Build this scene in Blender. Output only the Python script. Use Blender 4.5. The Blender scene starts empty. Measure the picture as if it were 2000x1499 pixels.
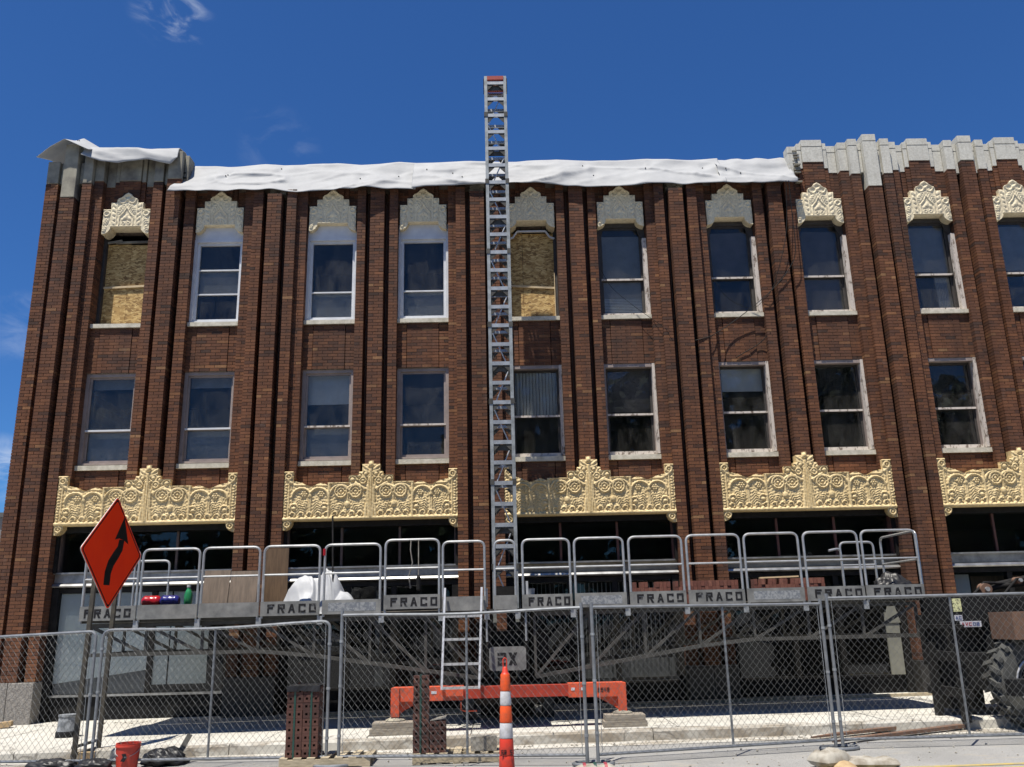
import bpy, bmesh, math, random
import numpy as np
from mathutils import Vector, Matrix, noise as mnoise

random.seed(7)
rng = np.random.default_rng(7)
scene = bpy.context.scene
COL = scene.collection
R = math.radians

# ------------------------------------------------------------------ camera
cam_d = bpy.data.cameras.new('camera')
cam = bpy.data.objects.new('camera', cam_d)
COL.objects.link(cam)
CAM = Vector((6.856, -17.318, 1.776))
yaw, pitch, roll = R(1.099), R(15.183), R(-1.372)
fw = Vector((math.sin(yaw) * math.cos(pitch), math.cos(yaw) * math.cos(pitch), math.sin(pitch)))
rt = Vector((math.cos(yaw), -math.sin(yaw), 0))
up = rt.cross(fw)
r2 = rt * math.cos(roll) + up * math.sin(roll)
u2 = -rt * math.sin(roll) + up * math.cos(roll)
M = Matrix((r2, u2, -fw)).transposed().to_4x4()
M.translation = CAM
cam.matrix_world = M
cam_d.sensor_width = 36
cam_d.lens = 1700 / 2000 * 36
cam_d.clip_end = 3000
scene.camera = cam

# ------------------------------------------------------------------ light
SUN_EL, SUN_AZ = R(71.0), R(35)            # azimuth measured from the facade normal towards the left
sdir = Vector((-math.cos(SUN_EL) * math.sin(SUN_AZ), -math.cos(SUN_EL) * math.cos(SUN_AZ), math.sin(SUN_EL)))
sl = bpy.data.lights.new('sun', 'SUN')
sl.energy = 5.0
sl.angle = R(0.53)
sl.color = (1.0, 0.94, 0.84)
so = bpy.data.objects.new('sun', sl)
COL.objects.link(so)
so.rotation_euler = sdir.to_track_quat('Z', 'Y').to_euler()

world = bpy.data.worlds.new('World')
scene.world = world
world.use_nodes = True
wn = world.node_tree
wn.nodes.clear()
def N(tree, typ, **kw):
    n = tree.nodes.new(typ)
    for k, v in kw.items():
        setattr(n, k, v)
    return n
sky = N(wn, 'ShaderNodeTexSky', sky_type='NISHITA', sun_disc=False, sun_elevation=SUN_EL)
# blender sky: rotation 0 puts the sun on +Y, positive turns towards +X
sky.sun_rotation = math.atan2(sdir.x, sdir.y)
sky.altitude = 0
sky.air_density = 1.0
sky.dust_density = 0.15
sky.ozone_density = 2.0
bg = N(wn, 'ShaderNodeBackground')
bg.inputs['Strength'].default_value = 0.05
wout = N(wn, 'ShaderNodeOutputWorld')
CLOUDS = [(-0.3148, 0.7401, 0.5942, 2.6, 0.42), (-0.2278, 0.8375, 0.4966, 2.8, 0.09), (-0.4756, 0.8295, 0.2928, 2.4, 0.18), (-0.4877, 0.8589, 0.1562, 2.2, 0.55), (-0.7, 0.5, 0.4, 5.0, 0.6), (0.5, -0.7, 0.4, 5.0, 0.6), (-0.4, -0.8, 0.25, 6.0, 0.7), (0.8, 0.5, 0.3, 4.0, 0.5)]
wtc = N(wn, 'ShaderNodeTexCoord')
def wmath(op, a, b=None):
    n = N(wn, 'ShaderNodeMath', operation=op)
    for i, s in enumerate((a, b)):
        if s is None: continue
        if isinstance(s, (int, float)): n.inputs[i].default_value = s
        else: wn.links.new(s, n.inputs[i])
    return n.outputs[0]
def wramp(src, a, b):
    n = N(wn, 'ShaderNodeMapRange', interpolation_type='SMOOTHSTEP')
    n.inputs['From Min'].default_value = a
    n.inputs['From Max'].default_value = b
    wn.links.new(src, n.inputs['Value'])
    return n.outputs[0]
def wnoise(scale, detail, rough, rot, sc, dist):
    mp = N(wn, 'ShaderNodeMapping')
    mp.inputs['Rotation'].default_value = rot
    mp.inputs['Scale'].default_value = sc
    wn.links.new(wtc.outputs['Generated'], mp.inputs[0])
    n = N(wn, 'ShaderNodeTexNoise')
    n.inputs['Scale'].default_value = scale
    n.inputs['Detail'].default_value = detail
    n.inputs['Roughness'].default_value = rough
    n.inputs['Distortion'].default_value = dist
    wn.links.new(mp.outputs[0], n.inputs['Vector'])
    return n.outputs['Fac']
fine = wnoise(16.0, 10, 0.60, (0.3, 0.5, 0.2), (1, 1, 1.9), 0.9)
wisp = wramp(fine, 0.44, 0.72)
cl = None
# a few separate wisps of cloud: direction, angular radius in degrees, strength
for (dx, dy, dz, rad_, st) in CLOUDS:
    vm = N(wn, 'ShaderNodeVectorMath', operation='DOT_PRODUCT')
    v_ = Vector((dx, dy, dz)).normalized(); vm.inputs[1].default_value = v_
    nm_ = N(wn, 'ShaderNodeVectorMath', operation='NORMALIZE')
    wn.links.new(wtc.outputs['Generated'], nm_.inputs[0]); wn.links.new(nm_.outputs[0], vm.inputs[0])
    blob = wramp(vm.outputs['Value'], math.cos(R(rad_)), math.cos(R(rad_ * 0.15)))
    one = wmath('MULTIPLY', wmath('MULTIPLY', blob, wisp), st)
    cl = one if cl is None else wmath('MAXIMUM', cl, one)
wmix = N(wn, 'ShaderNodeMixRGB')
wmix.inputs['Color2'].default_value = (9.5, 10.5, 12.0, 1)
wsat = N(wn, 'ShaderNodeMixRGB', blend_type='MULTIPLY')      # deep clear blue of a dry summer sky
wsat.inputs['Fac'].default_value = 1.0
wsat.inputs['Color2'].default_value = (0.40, 0.82, 1.40, 1)
wn.links.new(sky.outputs[0], wsat.inputs['Color1'])
wn.links.new(cl, wmix.inputs['Fac'])
wn.links.new(wsat.outputs[0], wmix.inputs['Color1'])
wn.links.new(wmix.outputs[0], bg.inputs[0])
wn.links.new(bg.outputs[0], wout.inputs[0])

scene.view_settings.view_transform = 'Standard'
scene.view_settings.look = 'None'
scene.view_settings.exposure = 0.65
scene.view_settings.gamma = 1
scene.view_settings.use_curve_mapping = False
scene.render.engine = 'CYCLES'
scene.cycles.max_bounces = 8
scene.cycles.transparent_max_bounces = 16

# ------------------------------------------------------------------ materials
def new_mat(name):
    m = bpy.data.materials.new(name)
    m.use_nodes = True
    t = m.node_tree
    return m, t, t.nodes['Principled BSDF']
def noise_node(t, scale, detail=4, rough=0.55, coord='Object', sc=(1, 1, 1), dist=0.0):
    tc = N(t, 'ShaderNodeTexCoord')
    if coord == 'World':
        g = N(t, 'ShaderNodeNewGeometry'); src = g.outputs['Position']
    else:
        src = tc.outputs[coord]
    mp = N(t, 'ShaderNodeMapping'); mp.inputs['Scale'].default_value = sc
    t.links.new(src, mp.inputs[0])
    n = N(t, 'ShaderNodeTexNoise')
    n.inputs['Scale'].default_value = scale
    n.inputs['Detail'].default_value = detail
    n.inputs['Roughness'].default_value = rough
    n.inputs['Distortion'].default_value = dist
    t.links.new(mp.outputs[0], n.inputs['Vector'])
    return n.outputs['Fac']
def ramp(t, src, stops, interp='LINEAR'):
    r = N(t, 'ShaderNodeValToRGB')
    r.color_ramp.interpolation = interp
    el = r.color_ramp.elements
    while len(el) < len(stops): el.new(0.5)
    for e, (p, c) in zip(el, stops):
        e.position = p
        e.color = (*c, 1) if len(c) == 3 else c
    if src is not None: t.links.new(src, r.inputs[0])
    return r.outputs[0]
def mixc(t, fac, a, b, mode='MIX'):
    n = N(t, 'ShaderNodeMixRGB', blend_type=mode)
    for i, s in ((0, fac), (1, a), (2, b)):
        if isinstance(s, (int, float)): n.inputs[i].default_value = s
        elif isinstance(s, tuple): n.inputs[i].default_value = (*s, 1)
        else: t.links.new(s, n.inputs[i])
    return n.outputs[0]
def bump(t, b, src, strength=0.4, dist=0.01):
    n = N(t, 'ShaderNodeBump')
    n.inputs['Strength'].default_value = strength
    n.inputs['Distance'].default_value = dist
    t.links.new(src, n.inputs['Height'])
    t.links.new(n.outputs[0], b.inputs['Normal'])
MAT = {}
def simple(name, c1, c2=None, scale=6, rough=0.6, metal=0.0, bmp=0.0, coord='World', lo=0.35, hi=0.65, spec=0.5, detail=5, sc=(1, 1, 1), bscale=None):
    m, t, b = new_mat(name)
    b.inputs['Roughness'].default_value = rough
    b.inputs['Metallic'].default_value = metal
    b.inputs['Specular IOR Level'].default_value = spec
    if c2 is None:
        c2 = tuple(x * 0.75 for x in c1)
    f = noise_node(t, scale, detail, 0.6, coord, sc)
    col = ramp(t, f, [(lo, c1), (hi, c2)])
    t.links.new(col, b.inputs['Base Color'])
    if bmp:
        f2 = noise_node(t, bscale or scale * 4, 4, 0.6, coord)
        bump(t, b, f2, bmp)
    MAT[name] = m
    return m
# brick: every brick carries its own tint (red channel picks the firing colour plus a height shift for bounce light, green the value)
m, t, b = new_mat('brick')
at = N(t, 'ShaderNodeAttribute', attribute_name='tint')
sp = N(t, 'ShaderNodeSeparateColor'); t.links.new(at.outputs['Color'], sp.inputs[0])
base = ramp(t, sp.outputs[0], [(0.0, (0.052, 0.029, 0.021)), (0.16, (0.082, 0.037, 0.023)), (0.45, (0.120, 0.051, 0.027)), (0.72, (0.150, 0.064, 0.031)), (0.92, (0.188, 0.090, 0.042)), (1.0, (0.23, 0.128, 0.062))])
val = ramp(t, sp.outputs[1], [(0, (0.84, 0.84, 0.84)), (1, (1.34, 1.34, 1.34))])
base = mixc(t, 1.0, base, val, 'MULTIPLY')
grain = noise_node(t, 55, 6, 0.7, 'World', (1, 1, 2.2))
base = mixc(t, 1.0, base, ramp(t, grain, [(0.25, (0.68, 0.66, 0.65)), (0.75, (1.25, 1.25, 1.25))]), 'MULTIPLY')
soot = noise_node(t, 0.55, 5, 0.6, 'World', (1.6, 1, 0.45))
base = mixc(t, ramp(t, soot, [(0.44, (0, 0, 0)), (0.70, (0.55, 0.55, 0.55))]), base, (0.052, 0.036, 0.031))
efl = noise_node(t, 2.3, 6, 0.68, 'World', (1.3, 1, 0.6))
base = mixc(t, ramp(t, efl, [(0.62, (0, 0, 0)), (0.78, (0.22, 0.22, 0.22))]), base, (0.26, 0.22, 0.19))
stk = noise_node(t, 3.2, 6, 0.65, 'World', (1.5, 1.5, 0.10))
base = mixc(t, 1.0, base, ramp(t, stk, [(0.30, (0.74, 0.72, 0.71)), (0.68, (1.16, 1.15, 1.13))]), 'MULTIPLY')
t.links.new(base, b.inputs['Base Color'])
b.inputs['Roughness'].default_value = 0.82
b.inputs['Specular IOR Level'].default_value = 0.25
bump(t, b, grain, 0.5, 0.004)
MAT['brick'] = m
simple('mortar', (0.20, 0.155, 0.115), (0.10, 0.078, 0.062), 9, 0.95, bmp=0.3)
def weathered(name, c1, c2, grime, rough, streak=0.5, bscale=40):
    """stone with mottling, rain streaks and dirt patches that have shapes of their own"""
    m, t, b = new_mat(name)
    f = noise_node(t, 2.6, 6, 0.62, 'World')
    c = ramp(t, f, [(0.35, c1), (0.65, c2)])
    st = noise_node(t, 7.0, 6, 0.65, 'World', (1.6, 1.6, 0.22))
    c = mixc(t, ramp(t, st, [(0.50, (0, 0, 0)), (0.72, (streak,) * 3)]), c, grime)
    sp = noise_node(t, 22, 5, 0.7, 'World')
    c = mixc(t, 1.0, c, ramp(t, sp, [(0.30, (0.78, 0.77, 0.75)), (0.62, (1.06, 1.06, 1.06))]), 'MULTIPLY')
    t.links.new(c, b.inputs['Base Color'])
    b.inputs['Roughness'].default_value = rough
    b.inputs['Specular IOR Level'].default_value = 0.3
    bump(t, b, noise_node(t, bscale, 4, 0.6, 'World'), 0.2)
    MAT[name] = m
weathered('gold_terracotta', (0.70, 0.55, 0.30), (0.60, 0.46, 0.235), (0.38, 0.275, 0.13), 0.66, 0.5)
weathered('hood_stone', (0.76, 0.67, 0.47), (0.66, 0.57, 0.40), (0.42, 0.36, 0.25), 0.78, 0.45)
weathered('coping_stone', (0.58, 0.565, 0.50), (0.50, 0.485, 0.43), (0.33, 0.315, 0.275), 0.8, 0.4)
simple('old_stone', (0.30, 0.28, 0.215), (0.11, 0.10, 0.085), 2.2, 0.85, bmp=0.2, bscale=25)
simple('sill_stone', (0.60, 0.56, 0.46), (0.40, 0.37, 0.29), 7, 0.8, bmp=0.2, bscale=40)
simple('granite', (0.30, 0.28, 0.25), (0.13, 0.12, 0.11), 60, 0.6, lo=0.4, hi=0.6)
simple('white_frame', (0.62, 0.63, 0.64), (0.52, 0.53, 0.55), 4, 0.45)
simple('taupe_frame', (0.30, 0.245, 0.22), (0.23, 0.19, 0.17), 5, 0.5)
# peeling paint on old sashes
m, t, b = new_mat('peeling_paint')
f = noise_node(t, 14, 7, 0.7, 'World', (1, 1, 0.45))
t.links.new(ramp(t, f, [(0.40, (0.16, 0.125, 0.10)), (0.47, (0.52, 0.47, 0.42)), (0.7, (0.60, 0.54, 0.49))]), b.inputs['Base Color'])
b.inputs['Roughness'].default_value = 0.8
bump(t, b, f, 0.5, 0.006)
MAT['peeling_paint'] = m
simple('dark_wood_frame', (0.030, 0.026, 0.024), (0.055, 0.048, 0.042), 12, 0.7)
simple('red_trim', (0.13, 0.045, 0.030), (0.08, 0.035, 0.026), 8, 0.6)
simple('brown_trim', (0.115, 0.075, 0.06), (0.07, 0.05, 0.04), 8, 0.6)
# oriented strand board: voronoi flakes
m, t, b = new_mat('strand_board')
g = N(t, 'ShaderNodeNewGeometry')
mp = N(t, 'ShaderNodeMapping'); t.links.new(g.outputs['Position'], mp.inputs[0])
nz = N(t, 'ShaderNodeTexNoise'); nz.inputs['Scale'].default_value = 9; nz.inputs['Detail'].default_value = 3
t.links.new(g.outputs['Position'], nz.inputs['Vector'])
wob = N(t, 'ShaderNodeVectorMath', operation='MULTIPLY_ADD'); wob.inputs[1].default_value = (0.12, 0.12, 0.12)
t.links.new(nz.outputs['Color'], wob.inputs[0]); t.links.new(g.outputs['Position'], wob.inputs[2])
mp2 = N(t, 'ShaderNodeMapping'); mp2.inputs['Rotation'].default_value = (0, 0.6, 0); mp2.inputs['Scale'].default_value = (14, 14, 38)
t.links.new(wob.outputs[0], mp2.inputs[0])
vo = N(t, 'ShaderNodeTexVoronoi'); vo.inputs['Scale'].default_value = 1.0
t.links.new(mp2.outputs[0], vo.inputs['Vector'])
sc_ = N(t, 'ShaderNodeSeparateColor'); t.links.new(vo.outputs['Color'], sc_.inputs[0])
t.links.new(ramp(t, sc_.outputs[0], [(0, (0.18, 0.095, 0.025)), (0.5, (0.42, 0.26, 0.085)), (1, (0.62, 0.44, 0.18))]), b.inputs['Base Color'])
b.inputs['Roughness'].default_value = 0.7
MAT['strand_board'] = m
simple('fresh_wood', (0.60, 0.47, 0.29), (0.48, 0.36, 0.20), 12, 0.7, sc=(1, 1, 6))
simple('weathered_wood', (0.30, 0.27, 0.22), (0.16, 0.135, 0.105), 9, 0.85, sc=(0.6, 6, 6), bmp=0.3)
simple('pallet_wood', (0.46, 0.39, 0.27), (0.30, 0.25, 0.17), 9, 0.85, sc=(1, 1, 6), bmp=0.2)
simple('brown_ply', (0.135, 0.082, 0.042), (0.085, 0.050, 0.026), 6, 0.7, sc=(5, 1, 0.6))
simple('grey_ply', (0.155, 0.115, 0.085), (0.10, 0.075, 0.055), 5, 0.75, sc=(5, 1, 0.7))
simple('galvanised', (0.42, 0.44, 0.45), (0.29, 0.305, 0.315), 7, 0.48, metal=0.55, bmp=0.05)
simple('zinc_tube', (0.46, 0.47, 0.47), (0.34, 0.35, 0.355), 9, 0.42, metal=0.6)
simple('toe_board_metal', (0.27, 0.27, 0.255), (0.13, 0.133, 0.13), 5, 0.62, metal=0.3, lo=0.3, hi=0.7)
simple('mast_steel', (0.34, 0.36, 0.36), (0.20, 0.215, 0.215), 8, 0.55, metal=0.4)
simple('truss_steel', (0.085, 0.083, 0.075), (0.048, 0.047, 0.043), 8, 0.65, metal=0.2, spec=0.3)
simple('fence_wire', (0.19, 0.195, 0.188), (0.13, 0.132, 0.13), 9, 0.5, metal=0.5)
simple('fence_tube', (0.27, 0.285, 0.30), (0.19, 0.20, 0.21), 9, 0.48, metal=0.5)
simple('aluminium', (0.62, 0.62, 0.62), (0.48, 0.48, 0.48), 9, 0.4, metal=0.5)
simple('stainless', (0.42, 0.42, 0.41), (0.24, 0.24, 0.235), 5, 0.35, metal=0.7)
simple('dark_metal', (0.012, 0.012, 0.012), (0.024, 0.023, 0.022), 9, 0.5, spec=0.10)
simple('black_paint', (0.012, 0.012, 0.013), (0.022, 0.022, 0.022), 9, 0.45, spec=0.10)
simple('black_letter', (0.016, 0.016, 0.018), (0.22, 0.22, 0.215), 16, 0.7, lo=0.60, hi=0.74, spec=0.2)
simple('faded_letter', (0.14, 0.155, 0.175), (0.27, 0.28, 0.285), 30, 0.7, lo=0.42, hi=0.58)
simple('orange_paint', (0.56, 0.080, 0.030), (0.22, 0.075, 0.05), 11, 0.65, lo=0.46, hi=0.72)
simple('red_and_shaded_orange', (0.36, 0.035, 0.016), (0.27, 0.028, 0.014), 6, 0.5)  # red end stop; also the orange beam with its shade put into the colour
simple('rust_brown', (0.17, 0.095, 0.06), (0.11, 0.065, 0.045), 8, 0.8)
simple('sign_orange', (0.95, 0.040, 0.003), (0.90, 0.032, 0.003), 3, 0.5, spec=0.15)
simple('sign_black', (0.008, 0.008, 0.008), (0.014, 0.014, 0.014), 9, 0.6, spec=0.1)
simple('sign_edge', (0.55, 0.50, 0.47), (0.40, 0.30, 0.27), 20, 0.5)
simple('post_steel', (0.075, 0.065, 0.045), (0.040, 0.036, 0.030), 12, 0.6)
simple('cone_orange', (0.80, 0.095, 0.014), (0.42, 0.085, 0.035), 16, 0.5, lo=0.45, hi=0.8)
simple('cone_red', (0.60, 0.040, 0.018), (0.30, 0.045, 0.030), 16, 0.5, lo=0.45, hi=0.8)
simple('reflective_white', (0.60, 0.60, 0.62), (0.33, 0.32, 0.31), 14, 0.4, lo=0.4, hi=0.8)
simple('bucket_red', (0.55, 0.045, 0.024), (0.34, 0.05, 0.035), 14, 0.5, lo=0.4, hi=0.8)
simple('bucket_grey', (0.30, 0.32, 0.34), (0.10, 0.11, 0.12), 14, 0.6)
simple('plastic_red', (0.36, 0.008, 0.014), (0.24, 0.006, 0.010), 9, 0.25)
simple('plastic_blue', (0.020, 0.020, 0.16), (0.014, 0.014, 0.10), 9, 0.25)
simple('plastic_green', (0.02, 0.22, 0.075), (0.016, 0.14, 0.05), 9, 0.3)
simple('plastic_white', (0.42, 0.43, 0.44), (0.35, 0.36, 0.38), 5, 0.5, spec=0.2)
simple('black_plastic', (0.012, 0.012, 0.013), (0.03, 0.03, 0.032), 5, 0.42, spec=0.3)
simple('strap_green', (0.02, 0.07, 0.055), (0.015, 0.05, 0.04), 5, 0.35)
simple('rubber', (0.040, 0.042, 0.042), (0.075, 0.075, 0.068), 8, 0.85, bmp=0.2)
simple('cable_black', (0.010, 0.010, 0.010), (0.02, 0.02, 0.02), 5, 0.6, spec=0.10)
simple('sack_paper', (0.34, 0.32, 0.275), (0.17, 0.145, 0.11), 7, 0.85, lo=0.38, hi=0.68)
simple('sack_tan', (0.42, 0.31, 0.17), (0.32, 0.22, 0.12), 12, 0.85)
simple('sticker_yellow', (0.62, 0.62, 0.33), (0.10, 0.10, 0.06), 26, 0.5, lo=0.52, hi=0.60)
simple('sticker_white', (0.55, 0.55, 0.58), (0.45, 0.45, 0.50), 20, 0.5)
simple('sticker_red', (0.32, 0.04, 0.05), (0.22, 0.03, 0.05), 20, 0.5)
simple('sticker_blue', (0.06, 0.09, 0.22), (0.05, 0.07, 0.16), 20, 0.5)
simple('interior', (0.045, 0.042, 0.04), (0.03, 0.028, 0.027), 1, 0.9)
simple('blind_white', (0.74, 0.74, 0.70), (0.64, 0.64, 0.61), 3, 0.8)
simple('blind_grey', (0.34, 0.335, 0.325), (0.25, 0.25, 0.245), 3, 0.8)
simple('post_pale', (0.23, 0.23, 0.19), (0.17, 0.17, 0.14), 3, 0.8)
simple('dim_blind', (0.16, 0.14, 0.14), (0.11, 0.10, 0.10), 3, 0.8)
simple('shade_pale', (0.78, 0.82, 0.81), (0.66, 0.70, 0.70), 0.8, 0.8)
simple('bulkhead_black', (0.008, 0.008, 0.009), (0.022, 0.022, 0.022), 3, 0.3, spec=0.10)
simple('roof_felt', (0.10, 0.10, 0.10), None, 3, 0.9)
simple('grey_siding', (0.20, 0.205, 0.21), (0.15, 0.155, 0.16), 2, 0.8)
simple('yellow_paint', (0.42, 0.31, 0.09), (0.30, 0.25, 0.13), 14, 0.8, lo=0.45, hi=0.6)
simple('leaf_green', (0.045, 0.085, 0.022), (0.025, 0.05, 0.014), 2, 0.7)
# white tarpaulin: thin woven plastic
m, t, b = new_mat('tarp')
f = noise_node(t, 3.0, 6, 0.6, 'World')
t.links.new(ramp(t, f, [(0.3, (0.38, 0.385, 0.385)), (0.7, (0.32, 0.325, 0.33))]), b.inputs['Base Color'])
b.inputs['Roughness'].default_value = 0.6
b.inputs['Specular IOR Level'].default_value = 0.1
f2 = noise_node(t, 2.0, 3, 0.5, 'World', (0.7, 1, 1.8), 0.8)
bump(t, b, f2, 0.22, 0.04)
MAT['tarp'] = m
def glass(name, dust_max):
    # glass: clear pane, fresnel reflection
    m, t, b = new_mat(name)
    t.nodes.remove(b)
    out = t.nodes['Material Output']
    tr = N(t, 'ShaderNodeBsdfTransparent'); tr.inputs[0].default_value = (0.86, 0.88, 0.89, 1)
    gl = N(t, 'ShaderNodeBsdfGlossy'); gl.inputs['Roughness'].default_value = 0.015
    fr = N(t, 'ShaderNodeFresnel'); fr.inputs['IOR'].default_value = 1.48
    mx = N(t, 'ShaderNodeMath', operation='MULTIPLY'); mx.inputs[1].default_value = 0.8
    wv = noise_node(t, 1.6, 2, 0.5, 'World')
    bn = N(t, 'ShaderNodeBump'); bn.inputs['Strength'].default_value = 0.06; bn.inputs['Distance'].default_value = 0.05
    t.links.new(wv, bn.inputs['Height']); t.links.new(bn.outputs[0], gl.inputs['Normal'])
    ms = N(t, 'ShaderNodeMixShader')
    t.links.new(fr.outputs[0], mx.inputs[0]); t.links.new(mx.outputs[0], ms.inputs[0])
    t.links.new(tr.outputs[0], ms.inputs[1]); t.links.new(gl.outputs[0], ms.inputs[2])
    dust = N(t, 'ShaderNodeBsdfDiffuse'); dust.inputs[0].default_value = (0.42, 0.41, 0.38, 1)
    dn = noise_node(t, 2.4, 7, 0.7, 'World', (1, 1, 0.5), 0.8)
    dr = N(t, 'ShaderNodeMapRange'); dr.inputs['From Min'].default_value = 0.38; dr.inputs['From Max'].default_value = 0.78; dr.inputs['To Min'].default_value = dust_max * 0.08; dr.inputs['To Max'].default_value = dust_max
    t.links.new(dn, dr.inputs['Value'])
    ms2 = N(t, 'ShaderNodeMixShader'); t.links.new(dr.outputs[0], ms2.inputs[0]); t.links.new(ms.outputs[0], ms2.inputs[1]); t.links.new(dust.outputs[0], ms2.inputs[2])
    t.links.new(ms2.outputs[0], out.inputs['Surface'])
    MAT[name] = m
glass('window_glass', 0.09)
glass('shop_glass', 0.012)
# pavement concrete; the gutter version carries more washed-in dirt
def concrete(name, lo, amount, dirt):
    m, t, b = new_mat(name)
    f = noise_node(t, 0.9, 7, 0.65, 'World')
    c = ramp(t, f, [(0.30, (0.50, 0.485, 0.44)), (0.55, (0.45, 0.435, 0.39)), (0.75, (0.37, 0.355, 0.315))])
    f2 = noise_node(t, 14, 5, 0.7, 'World')
    c = mixc(t, 1.0, c, ramp(t, f2, [(0.3, (0.84, 0.84, 0.84)), (0.7, (1.08, 1.08, 1.08))]), 'MULTIPLY')
    f3 = noise_node(t, 1.7, 8, 0.75, 'World', (0.6, 1.8, 1), 0.5)
    c = mixc(t, ramp(t, f3, [(lo, (0, 0, 0)), (lo + 0.13, (amount,) * 3)]), c, dirt)
    g_ = N(t, 'ShaderNodeNewGeometry')
    vo_ = N(t, 'ShaderNodeTexVoronoi', feature='DISTANCE_TO_EDGE'); vo_.inputs['Scale'].default_value = 0.55
    wn_ = N(t, 'ShaderNodeTexNoise'); wn_.inputs['Scale'].default_value = 2.5; wn_.inputs['Detail'].default_value = 5
    t.links.new(g_.outputs['Position'], wn_.inputs['Vector'])
    ad = N(t, 'ShaderNodeVectorMath', operation='MULTIPLY_ADD'); ad.inputs[1].default_value = (0.5, 0.5, 0.5)
    t.links.new(wn_.outputs['Color'], ad.inputs[0]); t.links.new(g_.outputs['Position'], ad.inputs[2]); t.links.new(ad.outputs[0], vo_.inputs['Vector'])
    c = mixc(t, ramp(t, vo_.outputs['Distance'], [(0.0, (0.75, 0.75, 0.75)), (0.010, (0, 0, 0))]), c, (0.10, 0.09, 0.075))
    t.links.new(c, b.inputs['Base Color'])
    b.inputs['Roughness'].default_value = 0.9
    bump(t, b, f2, 0.25, 0.006)
    MAT[name] = m
concrete('concrete', 0.55, 0.62, (0.21, 0.19, 0.155))
concrete('dirty_concrete', 0.46, 0.80, (0.185, 0.15, 0.105))
# worn asphalt with grit and mortar dust
m, t, b = new_mat('asphalt')
f = noise_node(t, 0.8, 6, 0.65, 'World')
c = ramp(t, f, [(0.3, (0.26, 0.257, 0.25)), (0.7, (0.20, 0.198, 0.192))])
f2 = noise_node(t, 110, 3, 0.7, 'World')
c = mixc(t, 1.0, c, ramp(t, f2, [(0.32, (0.55, 0.55, 0.55)), (0.68, (1.5, 1.5, 1.48))]), 'MULTIPLY')
f3 = noise_node(t, 3.0, 7, 0.75, 'World', (0.5, 1.5, 1))
c = mixc(t, ramp(t, f3, [(0.56, (0, 0, 0)), (0.70, (0.65, 0.65, 0.65))]), c, (0.33, 0.29, 0.22))
t.links.new(c, b.inputs['Base Color'])
b.inputs['Roughness'].default_value = 0.92
bump(t, b, f2, 0.5, 0.006)
MAT['asphalt'] = m

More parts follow.
